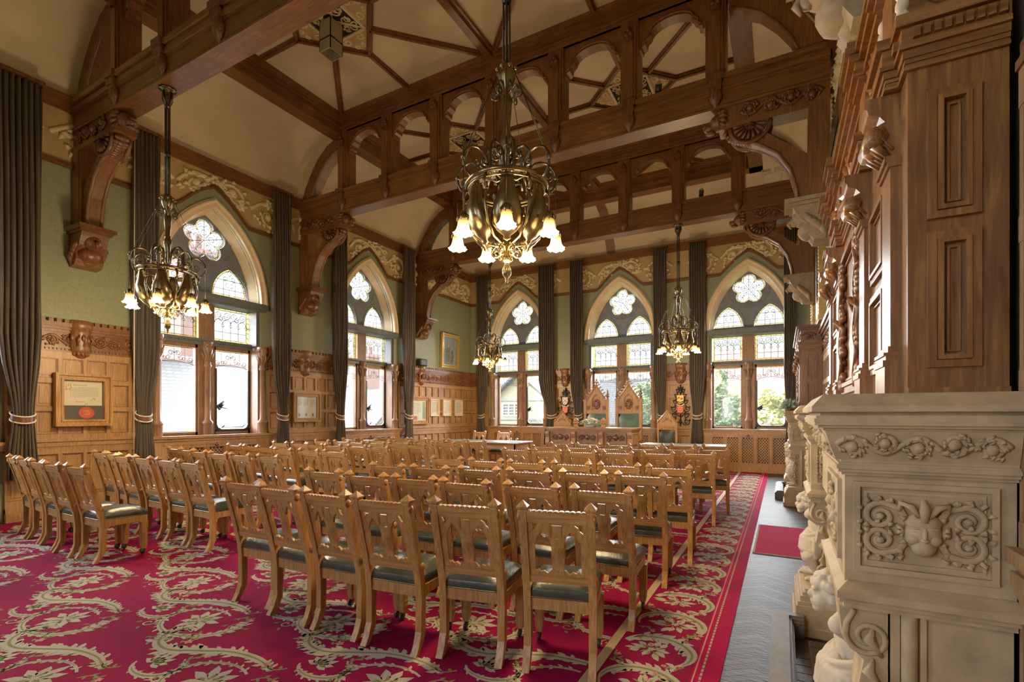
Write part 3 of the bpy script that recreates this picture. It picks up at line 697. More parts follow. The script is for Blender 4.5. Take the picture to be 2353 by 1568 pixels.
# ------------------------------------------------------------------ roof trusses
def truss(y0, label, corbel_r):
    W = .25; y1 = y0 + W; zb, zt = 5.75, 6.20; ym = (y0+y1)/2
    t = thing('roof_truss', label, 'roof truss', (XC, ym, zb))
    PT = lambda a, b, d: (a, y0 + d, b)
    mb = MB(); xa, xb = XL+.01, XT-.03
    mb.box(xa, xb, y0, y1, zb+.002, zt-.002)
    for z0, z1, d in ((zb+.001, zb+.035, .018), (zb+.05, zb+.065, .01), (6.0, 6.03, .02), (6.03, 6.09, .045), (6.09, 6.13, .03), (6.13, 6.2, .07)): mb.box(xa, xb, y0-d, y1+d, z0, z1)
    part(t, 'tie_beam', mb, 'beam_x', True)
    px = [-8.11 + 1.215*k for k in range(7)]
    mb = MB(); mb.box(px[0]-.14, px[-1]+.14, y0, y1, 7.44, Z9)
    for z0, z1, d in ((7.44, 7.47, .015), (7.52, 7.545, .02), (7.60, 7.64, .03), (7.64, 7.69, .06), (7.69, Z9, .09)): mb.box(px[0]-.14, px[-1]+.14, y0-d, y1+d, z0, z1)
    part(t, 'collar_beam', mb, 'beam_x', True)
    for x in px:
        mb = MB(); mb.box(x-.135, x+.135, y0, y1, zt, 7.46); mb.box(x-.10, x+.10, y0-.02, y1+.02, zt, 7.40); mb.box(x-.06, x+.06, y0-.04, y1+.04, zt, 7.15)
        p = part(t, 'post', mb, 'beam_z', True)
        mb = MB(); y, g = y0, -1
        for hw, d, a, b in ((.105, .10, 6.13, 6.22), (.085, .085, 6.03, 6.13), (.075, .075, 5.98, 6.03)): mb.box(x-hw, x+hw, min(y, y+g*d), max(y, y+g*d), a, b)
        mb.lathe([(.085, 5.98), (.10, 5.92), (.07, 5.84), (.03, 5.79), (0, 5.75)], (x, y+g*.01, 0), 8, sy=.8)
        for k in range(5): mb.ball((x-.06+.03*k, y+g*(.06-.008*abs(k-2)), 5.92-.02*(k % 2)), (.022, .02, .05), 6, 4)
        part(p, 'carved_pendant', mb, 'carve', True); mb = MB()
        mb.lathe([(.055, 7.12), (.075, 7.17), (.07, 7.25), (.03, 7.33), (0, 7.38)], (x, y+g*.035, 0), 8, sy=.6)
        for e in (-1, 1): mb.ball((x+e*.035, y+g*.06, 7.22), .038, 6, 4)
        mb.ball((x, y+g*.06, 7.28), .034, 6, 4)
        part(p, 'carved_capital', mb, 'carve', True)
    for a, b in zip(px, px[1:]):     # arched spandrels
        a += .13; b -= .13; c = (a+b)/2; h = (b-a)/2
        under = [(h, 6.98), (h-.04, 6.98), (h-.05, 7.03), (h-.10, 7.05), (h-.11, 7.12), (h-.17, 7.17)]
        aw = h-.17; under += [(aw*math.cos(PI/2*q/6), 7.17+.15*math.sin(PI/2*q/6)) for q in range(1, 7)]
        loop = [(c+x, z) for x, z in under] + [(c-x, z) for x, z in under[-2::-1]]
        mb = MB(); mb.prism([(a, 7.46), (b, 7.46)] + loop, PT, .04, W-.04)
        mb.tube([PT(p, q+.035, .03) for p, q in loop[2:-2]], .016, 5)
        part(t, 'spandrel', mb, 'beam_z', True)
    for g in (1, -1):                # quarter arches at both ends
        f = lambda x: x if g > 0 else 2*XC - x + (xb + xa - 2*XC)
        out = [(XL+.03, 6.2), (XL+.15, 6.49), (XL+.32, 6.76), (XL+.54, 7.04), (XL+.82, 7.26), (px[0]-.13, 7.40)]
        inn = [(px[0]-.13, 7.10), (-8.42, 7.03), (-8.63, 6.90), (-8.83, 6.68), (-8.99, 6.44), (-9.09, 6.2)]
        mb = MB(); mb.prism([(f(a), b) for a, b in out + inn], PT, .02, W-.02)
        mb.tube([PT(f(a), b+.02, .02) for a, b in inn], .022, 5)
        part(t, 'end_arch', mb, 'beam_z', True)
        # wall post, bracket arm, brace
        mb = MB(); zc = 4.28
        mb.box(*sorted((f(XL+.01), f(XL+.25))), y0, y1, zc, zb); mb.box(*sorted((f(XL+.01), f(XL+.19))), y0-.02, y1+.02, zc, zb-.26)
        brace = [(XL+.25, zc), (XL+.36, zc), (XL+.38, 4.45), (XL+.45, 4.72), (XL+.60, 4.97), (XL+.82, 5.14), (XL+1.04, 5.24), (XL+1.16, 5.34), (XL+1.2, 5.47), (XL+.95, 5.47), (XL+.25, 4.88)]
        mb.prism([(f(a), b) for a, b in brace], PT, .035, W-.035)
        mb.tube([PT(f(a), b+.01, .035) for a, b in brace[1:7]], .025, 5); mb.tube([PT(f(a), b+.01, W-.035) for a, b in brace[1:7]], .025, 5)
        mb.box(*sorted((f(XL+.01), f(XL+1.32))), y0-.01, y1+.01, 5.45, 5.52); mb.box(*sorted((f(XL+.01), f(XL+1.25))), y0+.01, y1-.01, 5.50, zb)
        br = part(t, 'bracket', mb, 'beam_z', True)
        mb = MB(); Q = lambda s, z, d: (f(s), y0+.01-d, z)
        scrollwork(mb, XL+.08, XL+1.05, 5.53, 5.745, Q, .027, .012, .22, dens=3)
        # rosette with sunk petals
        for y, e in ((y0+.02, -1), (y1-.02, 1)):
            pts = [(f(XL+.93+.25*math.cos(q)), y, 5.45+.25*math.sin(q)) for q in [PI+PI*i/12 for i in range(13)]]
            mb.tube(pts, .028, 6)
            for i in range(9):
                q = PI + PI*(i+.5)/9; mb.tube([(f(XL+.93+.09*math.cos(q)), y+e*.02, 5.45+.09*math.sin(q)), (f(XL+.93+.21*math.cos(q+.1)), y+e*.02, 5.45+.21*math.sin(q+.1))], [.012, .026], 5)
            mb.lathe([(.07, -.02), (.06, .02), (.02, .03), (0, .02)], (f(XL+.93), y, 5.43), 10, a0=0)
        for i in range(9):
            q = 1.75*PI + .0*i; u = i/8; x = XL+1.22-.30*u; z = 5.42-.19*u**.6
            mb.ball((f(x), ym, z), (.045, .10, .05), 7, 5); mb.ball((f(x+.02), y0+.05, z-.02), .035, 6, 4)
        part(br, 'scroll_carving', mb, 'carve', True)
        # lion head on the arm end
        mb = MB(); hx = XL+1.33
        mb.ball((f(hx), ym, 5.62), (.13, .12, .12), 12, 8); mb.ball((f(hx+.12), ym, 5.57), (.09, .07, .06), 10, 6); mb.ball((f(hx+.18), ym, 5.60), (.04, .045, .03), 8, 5)
        mb.ball((f(hx+.11), ym, 5.50), (.07, .055, .025), 8, 5)
        for i in range(14):
            a = 2*PI*i/14; mb.tube([(f(hx-.02), ym+.10*math.cos(a), 5.62+.10*math.sin(a)), (f(hx-.07), ym+.155*math.cos(a+.25), 5.62+.15*math.sin(a+.25)), (f(hx-.12), ym+.14*math.cos(a+.5), 5.62+.15*math.sin(a+.5))], [.03, .035, .015], 5)
        for e in (-1, 1): mb.ball((f(hx+.08), ym+e*.05, 5.66), (.02, .018, .018), 6, 4); mb.ball((f(hx-.02), ym+e*.10, 5.72), (.02, .035, .04), 6, 4)
        mb.ball((f(hx-.22), ym, 5.60), (.2, .10, .10), 8, 6)
        part(br, 'lion_head', mb, 'carve', True)
        # corbel
        mb = MB(); prof = [(XL, 3.72), (XL+.19, 3.74), (XL+.24, 3.82), (XL+.22, 3.92), (XL+.33, 4.02), (XL+.40, 4.14), (XL+.42, 4.20), (XL, 4.20)]
        mb.prism([(f(a), b) for a, b in prof], lambda a, b, d: (a, ym+d, b), -.17, .17)
        for hw, d, a, b in ((.20, .46, 4.20, 4.24), (.23, .52, 4.24, 4.29)): mb.box(*sorted((f(XL), f(XL+d))), ym-hw, ym+hw, a, b)
        mb.ball((f(XL+.30), ym, 4.08), (.14, .13, .12), 10, 7); mb.ball((f(XL+.40), ym, 4.05), (.06, .05, .07), 8, 5)
        mb.tube([(f(XL+.42), ym, 4.08), (f(XL+.47), ym, 4.02), (f(XL+.44), ym, 3.96)], [.035, .025, .008], 6)
        mb.ball((f(XL+.22), ym, 3.90), (.15, .15, .13), 10, 7); mb.ball((f(XL+.15), ym, 3.80), (.11, .12, .07), 8, 5)
        for e in (-1, 1):
            for i in range(4): mb.tube([(f(XL+.30-.05*i), ym+e*.12, 4.12-.03*i), (f(XL+.24-.05*i), ym+e*.19, 4.0-.05*i), (f(XL+.12-.02*i), ym+e*.16, 3.88-.05*i)], [.03, .045, .015], 6)
            mb.ball((f(XL+.39), ym+e*.05, 4.11), .022, 6, 4)
        part(t, 'corbel', mb, 'carve' if g > 0 else corbel_r, True)
    return t
truss(3.42, 'near dark oak roof truss crossing the upper left corner of the photo', 'corb')
truss(7.45, 'middle oak roof truss with arched openings behind the large brass chandelier', 'corb')
truss(11.43, 'furthest oak roof truss, beyond the other two, nearest the far wall', 'corb')
# ------------------------------------------------------------------ carpet with woven scroll pattern
def carpet():
    x0, x1, y0, y1 = XL+.12, -.31, -2.0, YF-.16
    SX0, SX1 = -1.0, -.94                                   # seam strip
    t = thing('carpet', 'crimson carpet with cream scrolling leaves covering most of the floor', 'carpet', (XC, 5, 0))
    mb = MB(); mb.box(x0, SX0, y0, y1, .001, .010); part(t, 'field', mb, 'crimson', True)
    def ribbon(mb, pts, w, z, m, clip):
        P = [Vector((a, b)) for a, b in pts]; n = len(P)
        for i in range(n-1):
            if not (clip[0] < P[i].x < clip[1] and clip[2] < P[i].y < clip[3] and clip[0] < P[i+1].x < clip[1]): continue
            def nn(k):
                d = P[min(k+1, n-1)] - P[max(k-1, 0)]; d.normalize(); return Vector((-d.y, d.x))
            wa = w[i] if isinstance(w, list) else w; wb = w[i+1] if isinstance(w, list) else w
            na, nb = nn(i), nn(i+1)
            q = [P[i]+na*wa, P[i]-na*wa, P[i+1]-nb*wb, P[i+1]+nb*wb]
            mb.add([(min(max(p.x, clip[0]), clip[1]), p.y, z) for p in q], [(0,1,2,3)], m=m)
    def leafp(mb, c, a, l, w, z, m, clip):
        if not (clip[0]+l < c[0] < clip[1]-l and clip[2] < c[1] < clip[3]): return
        ca, sa = math.cos(a), math.sin(a)
        pts = [(0, 0), (.35, .5), (.62, .36), (1, 0), (.7, -.42), (.3, -.45)]
        mb.add([(c[0]+l*u*ca-w*v*sa, c[1]+l*u*sa+w*v*ca, z) for u, v in pts], [(0,1,2,3,4,5)], m=m)
    def rosette(mb, c, r, clip, z):
        for k in range(9):
            a = 2*PI*k/9 + .2; leafp(mb, (c[0]+r*.12*math.cos(a), c[1]+r*.12*math.sin(a)), a, r*rnd.uniform(.8, 1.05), r*.42, z, 0, clip)
        for k in range(6): a = 2*PI*k/6; leafp(mb, c, a, r*.55, r*.16, z+.0006, 1, clip)
        for k in range(5): a = 2*PI*k/5+.5; leafp(mb, c, a, r*.26, r*.14, z+.0012, 0, clip)
    def sprig(mb, c, a, s, clip, z):
        ribbon(mb, [(c[0]+s*.9*x*math.cos(a)-s*.25*math.sin(3*x)*math.sin(a), c[1]+s*.9*x*math.sin(a)+s*.25*math.sin(3*x)*math.cos(a)) for x in [i/8 for i in range(9)]], .006, z, 1, clip)
        for k in range(4):
            u = .2+.22*k; p = (c[0]+s*.9*u*math.cos(a)-s*.25*math.sin(3*u)*math.sin(a), c[1]+s*.9*u*math.sin(a)+s*.25*math.sin(3*u)*math.cos(a))
            leafp(mb, p, a+(1 if k % 2 else -1)*.9, s*.28, s*.14, z+.0004, 1, clip)
        p = (c[0]+s*.95*math.cos(a), c[1]+s*.95*math.sin(a))
        for k in range(5): leafp(mb, p, 2*PI*k/5, s*.17, s*.12, z+.0008, 2, clip)
    mb = MB(); clip = (x0+.01, SX0-.005, y0, y1-.02); z = .0112
    px, py = .886, .455
    ni = int((x1-x0)/px)+3
    for i in range(-1, ni):
        for j in range(-2, int((y1-y0)/(2*py))+2):
            cx = -4.587 + px*(i-6); cy = 1.613 + 2*py*(j-3) + (py if (i % 2) else 0) - .9
            if not (x0-.7 < cx < SX0+.7 and y0-.6 < cy < y1+.6): continue
            far = cy > 6.5
            rosette(mb, (cx, cy), .155, clip, z)
            # large leafy scroll that wraps the flower then sweeps to the next one
            def smooth(ex, n=5):
                S = []
                for q in range(len(ex)-1):
                    p0, p1, p2, p3 = ex[max(q-1, 0)], ex[q], ex[q+1], ex[min(q+2, len(ex)-1)]
                    for u in range(n):
                        f = u/n; S.append(tuple(.5*(2*b+(c-a)*f+(2*a-5*b+4*c-d)*f*f+(3*b-a-3*c+d)*f**3) for a, b, c, d in zip(p0, p1, p2, p3)))
                return S
            def band(pts, w, fs):
                ribbon(mb, pts, w, z, 0, clip); n = len(pts)
                ribbon(mb, pts[2:-2], [max(.003, v*.22) for v in w[2:-2]], z+.0009, 1, clip)
                for q in range(1, n-1):
                    a = math.atan2(pts[q+1][1]-pts[q-1][1], pts[q+1][0]-pts[q-1][0])
                    for g in (-1, 1):
                        if rnd.random() < .78:
                            l = rnd.uniform(.6, 1.1)*fs*(.5+w[q]/.04); leafp(mb, (pts[q][0]-g*w[q]*.6*math.sin(a), pts[q][1]+g*w[q]*.6*math.cos(a)), a+g*rnd.uniform(.35, 1.0), l, l*.5, z+.0003, 0, clip)
            sp = [(cx+(a-cx)*1.12, cy+(b-cy)*.80) for a, b in spiral((cx, cy), .215, .325, R(60), .92, 26)]; k = len(sp)
            band(sp, [.008+.024*(q/k)**1.2 for q in range(k)], .055)
            ex = [(cx+.20, cy+.24), (cx+.02, cy+.29), (cx-.22, cy+.27), (cx-.42, cy+.18), (cx-.60, cy+.10), (cx-.76, cy+.12), (cx-.86, cy+.22), (cx-.83, cy+.33), (cx-.72, cy+.36)]
            S = smooth(ex); band(S, [.034*math.sin(PI*(.12+.85*q/len(S)))+.005 for q in range(len(S))], .06)
            S2 = [(cx-.45+.17*math.cos(a), cy-.03+.12*math.sin(a)) for a in [R(200)+q*R(16) for q in range(15)]]; band(S2, [.005+.019*math.sin(PI*q/14) for q in range(15)], .04)
            for (ax, ay, r0, a0, kk) in ((.34, .05, .07, 1.0, 1), (-.28, -.20, .06, 2.5, -1), (-.66, .27, .05, 0, 1), (.05, -.30, .055, 4, -1)):
                ribbon(mb, spiral((cx+ax, cy+ay), r0, .012, a0, 1.3, 14, kk), .005, z+.0004, rnd.choice((0, 1)), clip)
                for q in range(4): leafp(mb, (cx+ax+r0*1.1*math.cos(q*1.6), cy+ay+r0*1.1*math.sin(q*1.6)), q*1.6+.8, .045, .022, z+.0005, 1, clip)
            # palmette between flowers
            for q in range(7): leafp(mb, (cx-.50, cy-.03), R(-20)+q*R(33), .13-.012*abs(q-3), .052, z+.0005, 0, clip)
            for q in range(5): leafp(mb, (cx-.50, cy-.03), R(0)+q*R(40), .06, .025, z+.0011, 1, clip)
            if not far or (i+j) % 2:
                sprig(mb, (cx+.10, cy-.20), R(-10), .2, clip, z); sprig(mb, (cx-.33, cy+.02), R(75), .16, clip, z)
                sprig(mb, (cx-.62, cy-.15), R(190), .16, clip, z); sprig(mb, (cx+.20, cy+.12), R(20), .15, clip, z)
    part(t, 'scroll_pattern', mb, ['c_cream', 'c_olive', 'c_pink'], True)
    mb = MB(); mb.box(SX1, x1, y0, y1, .001, .010); part(t, 'border', mb, 'crimson_b', True)
    mb = MB(); mb.box(SX1, -.46, y0, y1, .0095, .0103, 3); clip = (SX1+.005, -.455, y0, y1-.02)
    ribbon(mb, [(-.445, y0), (-.445, y1)], .004, .0108, 2, (-1, 0, y0-1, y1+1))
    y = y0
    while y < y1-.05: mb.box(-.415, -.403, y, y+.035, .0102, .0108, 0); y += .05
    y = y0; c = 0
    while y < y1-.5:
        s = 1 if c % 2 else -1; xm = -.70
        C = [(xm + s*(.215*math.cos(a)), y+.23+.20*math.sin(a)) for a in [R(160)-q*R(13) if s > 0 else R(200)-q*R(13) for q in range(18)]]
        wd = [.008+.034*math.sin(PI*min(1, .15+q/19)) for q in range(18)]; ribbon(mb, C, wd, .0112, 0, clip); ribbon(mb, C[2:-2], [v*.25 for v in wd[2:-2]], .0118, 1, clip)
        for q in range(1, 17):
            a = math.atan2(C[q+1][1]-C[q-1][1], C[q+1][0]-C[q-1][0])
            for g in (-1, 1): leafp(mb, (C[q][0]-g*wd[q]*.7*math.sin(a), C[q][1]+g*wd[q]*.7*math.cos(a)), a+g*rnd.uniform(.4, 1.1), rnd.uniform(.05, .085), .035, .0115, 0, clip)
        fc = (xm-.03*s, y+.24)
        for q in range(13):
            a = 2*PI*q/13+rnd.uniform(-.2, .2); d = rnd.uniform(.01, .07); leafp(mb, (fc[0]+d*1.3*math.cos(a), fc[1]+d*math.sin(a)), a+rnd.uniform(-.4, .4), rnd.uniform(.06, .11), .045, .0116+.0001*(q % 4), 0, clip)
        for q in range(9): a = 2*PI*q/9+.3; leafp(mb, (fc[0]+.03*math.cos(a), fc[1]+.03*math.sin(a)), a+.3, .06, .016, .0121, 1, clip)
        for q in range(5): a = 2*PI*q/5; leafp(mb, fc, a, .03, .02, .0124, 0, clip)
        for ax, ay, ra, sz in ((.13, .41, 60, .15), (-.15, .02, 120, .14), (-.17, .36, 20, .13), (.19, .10, 200, .12)): sprig(mb, (xm+ax*s, y+ay), R(ra if s > 0 else 180-ra), sz, clip, .0112)
        y += .45; c += 1
    part(t, 'border_pattern', mb, ['c_cream', 'c_olive', 'c_pink', 'crimson'], True)
    mb = MB(); mb.box(SX0, SX1, y0, y1, .001, .0134); part(t, 'seam_strip', mb, plain('seam_braid', (.40, .29, .15), .8), True, 'buff braid strip covering the carpet join')
carpet()
t = thing('hearth_mat', 'small plain red mat lying before the near stone fireplace', 'mat', (-.02, 6.75, 0))
mb = MB(); mb.box(-.265, .26, 5.98, 7.50, .001, .012); part(t, 'pile', mb, 'mat_red', True)
mb = MB(); mb.box(-.285, -.265, 5.97, 7.51, .001, .011); mb.box(-.285, .27, 5.965, 5.98, .001, .011); mb.box(-.285, .27, 7.50, 7.515, .001, .011); part(t, 'edging', mb, 'c_cream', True)

# ------------------------------------------------------------------ curtains
def curtain(P, s0, s1, tie, label, zb=.56, sheen=1):
    """a velvet drape from the cornice, drawn in at the tie and hanging to just above the floor; tie = s where it is gathered"""
    t = thing('curtain', label, 'curtain', P((s0+s1)/2, zb, .2))
    mb = MB(); w = s1-s0; rows = []; n = 44
    zs = [6.16, 6.10, 5.6, 4.8, 4.0, 3.2, 2.6, 2.2, 1.9, 1.7, 1.56, 1.47, 1.38, 1.2, .9, zb]
    for z in zs:
        if z > 2.6: f, c = 1.0, (s0+s1)/2
        else:
            u = min(1, abs(z-1.47)/1.13 if z > 1.47 else abs(z-1.47)/.7); e = u*u*(3-2*u)
            f = (.50 + .50*e) if z > 1.47 else (.50 + .22*e); cc = (s0+s1)/2; c = tie + (cc-tie)*(e if z > 1.47 else .3*e)
        rows.append([(c + f*w*(i/n-.5), z, .20 + (.035+.02*f)*math.sin(i*2*PI/n*7 + .8*math.sin(z*1.3)) + .012*math.sin(i*1.7+z)) for i in range(n+1)])
    vs = [P(*p) for r in rows for p in r]; k = n+1
    mb.add(vs, [(j*k+i, j*k+i+1, (j+1)*k+i+1, (j+1)*k+i) for j in range(len(zs)-1) for i in range(n)], True)
    d = part(t, 'drape', mb, 'curtain', True); d.modifiers.new('thick', 'SOLIDIFY').thickness = .012
    mb = MB(); pbox(mb, P, s0-.02, s1+.02, 6.15, 6.20, .12, .27); part(t, 'heading_rail', mb, 'carve', True)
    mb = MB()
    for dz in (-.045, .045):
        pts = [P(tie + w*.29*math.cos(a), 1.47+dz - .05*math.sin(a), .20+.085*math.sin(a)) for a in [PI*2*i/20 for i in range(20)]]
        mb.tube(pts, .011, 6, closed=True)
    ring = [(tie + w*.285*math.cos(a), .20+.08*math.sin(a), 1.47-.05*math.sin(a)) for a in [PI*2*i/20 for i in range(20)]]
    mb.add([P(a, z-.045, d) for a, d, z in ring] + [P(a, z+.045, d) for a, d, z in ring], [(i, (i+1) % 20, 20+(i+1) % 20, 20+i) for i in range(20)], True, 1)
    part(t, 'tieback', mb, ['cord', 'carve'], True)
curtain(PL, 2.55, 3.00, 2.80, 'dark velvet curtain at the left photo edge, nearest the camera', .60)
curtain(PL, 4.12, 4.52, 4.28, 'dark velvet curtain left of the near left window, right of the framed charter', .62)
curtain(PL, 6.64, 7.06, 6.87, 'dark velvet curtain right of the near left window, left of the small document case')
curtain(PL, 8.22, 8.62, 8.42, 'dark velvet curtain left of the second left window')
curtain(PL, 10.67, 11.12, 10.88, 'dark velvet curtain right of the second left window, left of three small certificates')
curtain(PF, -9.03, -8.62, -8.88, 'dark curtain in the far left room corner beside the far window')
curtain(PF, -6.74, -6.22, -6.30, 'dark curtain right of the far left window, behind the small gabled chair')
curtain(PF, -5.68, -5.28, -5.42, 'dark curtain left of the middle far window, behind the left throne')
curtain(PF, -3.18, -2.82, -2.95, 'dark curtain right of the middle far window, behind the right gabled chair')
curtain(PF, -2.22, -1.80, -2.02, 'dark curtain left of the right-hand far window, beside the heraldic ironwork')
curtain(PF, .04, .30, .16, 'dark curtain right of the right-hand far window, beside the far fireplace')

# ------------------------------------------------------------------ chairs
def back_pt(x, z, d=0):     # point in the raked plane of the chair back
    u = (z-.47)/.46; return (x, -.166 - .125*u - d, z)
def make_chair():
    t = thing('gothic_chair', 'oak chair', 'chair')
    # rear legs run up into the back stiles
    prof = [(-.235, 0), (-.20, .06), (-.176, .13), (-.174, .34), (-.186, .45), (-.248, .70), (-.318, .945), (-.268, .945), (-.206, .714), (-.146, .505), (-.122, .39), (-.128, .11), (-.158, .055), (-.195, 0)]
    for g in (-1, 1):
        mb = MB(); a, b = sorted((g*.168, g*.212)); mb.prism(prof, lambda y, z, d: (d, y, z), a, b)
        for z in (.915, .535): mb.lathe([(.028, 0), (.026, .008), (.012, .012), (.0, .013)], (0, 0, 0), 8) if 0 else None
        for y, z in ((-.293, .915), (-.166, .535)):
            mb.ball((g*.212, y, z), (.012, .027, .027), 8, 5)
        l = part(t, 'leg', mb, 'oak')
        mb = MB(); c = (g*.19, -.293, .945)
        q = [(.024, -.002), (.024, .008), (.031, .016), (.033, .026), (0, .062)]
        vs = [(c[0]+r*x, c[1]+r*y, c[2]+z) for r, z in q[:-1] for x, y in ((-1,-1),(1,-1),(1,1),(-1,1))] + [(c[0], c[1], c[2]+.062)]
        mb.add(vs, [(4*j+i, 4*j+(i+1) % 4, 4*j+4+(i+1) % 4, 4*j+4+i) for j in range(3) for i in range(4)] + [(12+i, 12+(i+1) % 4, 16) for i in range(4)])
        part(l, 'finial', mb, 'oak')
        # front leg on a castor
        mb = MB(); x = g*.195; y = .212
        for z0, z1, h0, h1 in ((.055, .10, .017, .026), (.10, .135, .026, .026), (.135, .142, .029, .029), (.142, .30, .026, .028), (.30, .345, .028, .032)):
            mb.add([(x+e*h, y+f*h, z) for z, h in ((z0, h0), (z1, h1)) for e, f in ((-1,-1),(1,-1),(1,1),(-1,1))], [(0,1,5,4),(1,2,6,5),(2,3,7,6),(3,0,4,7),(0,1,2,3),(4,5,6,7)])
        l = part(t, 'leg', mb, 'oak')
        mb = MB(lambda a, b, c: (x+c, y-.012+a, .026+b)); mb.lathe([(0, -.009), (.026, -.009), (.026, .009), (0, .009)], seg=12)
        mb.T = None; mb.box(x-.012, x+.012, y-.012, y+.012, .026, .058)
        part(l, 'castor', mb, 'black')
    # seat frame
    mb = MB(); mb.box(-.175, .175, -.165, -.135, .345, .415); mb.box(-.20, .20, .20, .236, .345, .415)
    for g in (-1, 1):
        a, b = sorted((g*.178, g*.21)); mb.prism([(-.15, .415), (.22, .415), (.22, .345), (.19, .325), (.165, .352), (-.09, .352), (-.12, .33), (-.15, .345)], lambda y, z, d: (d, y, z), a, b)
    part(t, 'seat_frame', mb, 'oak')
    # cushioned seat
    mb = MB(); n = 9
    def sp(u, v, k):
        hw = .198 + .016*(v+1)/2; y = .035+.202*v
        e = max(abs(u), abs(v)); edge = max(0, (e-.72)/.28)
        return (u*hw*(1-.03*edge), y, .415 + k*(.082 + .030*(1-u*u)*(1-v*v) - .030*edge**2.2))
    vs = [sp(-1+2*i/n, -1+2*j/n, 1) for j in range(n+1) for i in range(n+1)]
    fs = [(j*(n+1)+i, j*(n+1)+i+1, (j+1)*(n+1)+i+1, (j+1)*(n+1)+i) for j in range(n) for i in range(n)]
    mb.add(vs, fs, True)
    rim = [(i, 0) for i in range(n)] + [(n, j) for j in range(n)] + [(i, n) for i in range(n, 0, -1)] + [(0, j) for j in range(n, 0, -1)]
    top = [sp(-1+2*i/n, -1+2*j/n, 1) for i, j in rim]; mid = [(x*1.035, .035+(y-.035)*1.03, z-.025) for x, y, z in top]; bot = [(x*1.01, .035+(y-.035)*1.01, .415) for x, y, z in top]; k = len(rim)
    mb.add(top+mid+bot, [(r*k+i, r*k+(i+1) % k, (r+1)*k+(i+1) % k, (r+1)*k+i) for r in (0, 1) for i in range(k)], True)
    s = part(t, 'seat', mb, 'leather')
    mb = MB(); mb.tube([(x*1.005, y*1.005, .421) for x, y, z in bot], .0035, 4, closed=True); part(s, 'nail_trim', mb, 'bronze')
    # pierced back
    def lan(c, g):
        W = .049; inn = []
        L = [(c-W, .595), (c-W+.008, .585), (c-W+.016, .598), (c-W+.03, .582), (c+.0, .590), (c+.02, .574), (c+W-.012, .592), (c+W, .60), (c+W-.004, .66), (c+W-.002, .72), (c+W-.004, .77), (c+.022, .815), (c, .838), (c-.025, .812), (c-W+.002, .765), (c-W, .70)]
        return [(c + (c-x)*-1*g, z) for x, z in L]
    holes = [lan(-.083, 1), lan(.083, -1)]
    for g in (-1, 1): holes.append([(g*.150, .878), (g*.098, .872), (g*.118, .858), (g*.128, .838), (g*.150, .822), (g*.138, .85)])
    sh = [(-.029, .866, .029, .872), (-.031, .80, -.0275, .862), (.0275, .80, .031, .862), (-.018, .786, .018, .7905)]
    for a, b, c, d in sh: holes.append([(a, b), (c, b), (c, d), (a, d)])
    holes.append([(0, .600), (.012, .575), (.004, .578), (0, .566), (-.004, .578), (-.012, .575)])
    mb = MB(); mb.prism([(-.17, .555), (.17, .555), (.17, .892), (-.17, .892)], back_pt, -.009, .009, holes)
    part(t, 'back_panel', mb, 'oak')
    sc = []
    for i in range(11):
        c = -.17+.34*(i+.5)/11
        for q in range(5): a = PI - PI*q/4; sc.append((c+.0155*math.cos(a), .945+.009*math.sin(a)))
    mb = MB(); mb.prism([(.17, .886), (-.17, .886)] + sc, back_pt, -.018, .018); part(t, 'crest_rail', mb, 'oak_h')
    mb = MB(); mb.prism([(-.17, .515), (.17, .515), (.17, .562), (-.17, .562)], back_pt, -.016, .016); part(t, 'back_rail', mb, 'oak_h')
    return t
ORD = ['first', 'second', 'third', 'fourth', 'fifth', 'sixth', 'seventh', 'eighth']
RIGHT = [  # rows from the camera: (x, y of the back, turn)
 [(-1.10, 2.53, 14), (-1.64, 2.42, 11), (-2.17, 2.30, 6), (-2.66, 2.29, 1), (-3.15, 2.30, -1), (-3.64, 2.36, 3)],
 [(-1.10, 3.30, 5), (-1.61, 3.25, 3), (-2.17, 3.18, 5), (-2.66, 3.18, 4), (-3.10, 3.14, 5), (-3.70, 3.18, 2)],
 [(-1.10, 4.27, 8), (-1.57, 4.20, 7), (-2.06, 4.09, 6), (-2.56, 4.01, 5), (-3.05, 3.89, 3), (-3.47, 3.83, 1)],
 [(-1.02, 5.03, 7), (-1.48, 5.00, 8), (-1.94, 4.92, 4), (-2.46, 4.83, 6), (-2.94, 4.80, 4), (-3.49, 4.80, 2)],
 [(-1.03, 7.02, 9), (-1.44, 6.82, 7), (-1.99, 6.65, 6), (-2.47, 6.56, 4), (-2.97, 6.50, 2), (-3.51, 6.55, 5)],
 [(-.98, 7.92, 10), (-1.42, 7.76, 8), (-1.86, 7.60, 9), (-2.30, 7.44, 6), (-2.80, 7.40, 5), (-3.43, 7.38, 4)],
 [(-1.02, 8.95, 8), (-1.46, 8.80, 8), (-1.95, 8.55, 7), (-2.48, 8.36, 6), (-3.00, 8.28, 5), (-3.49, 8.24, 3)]]
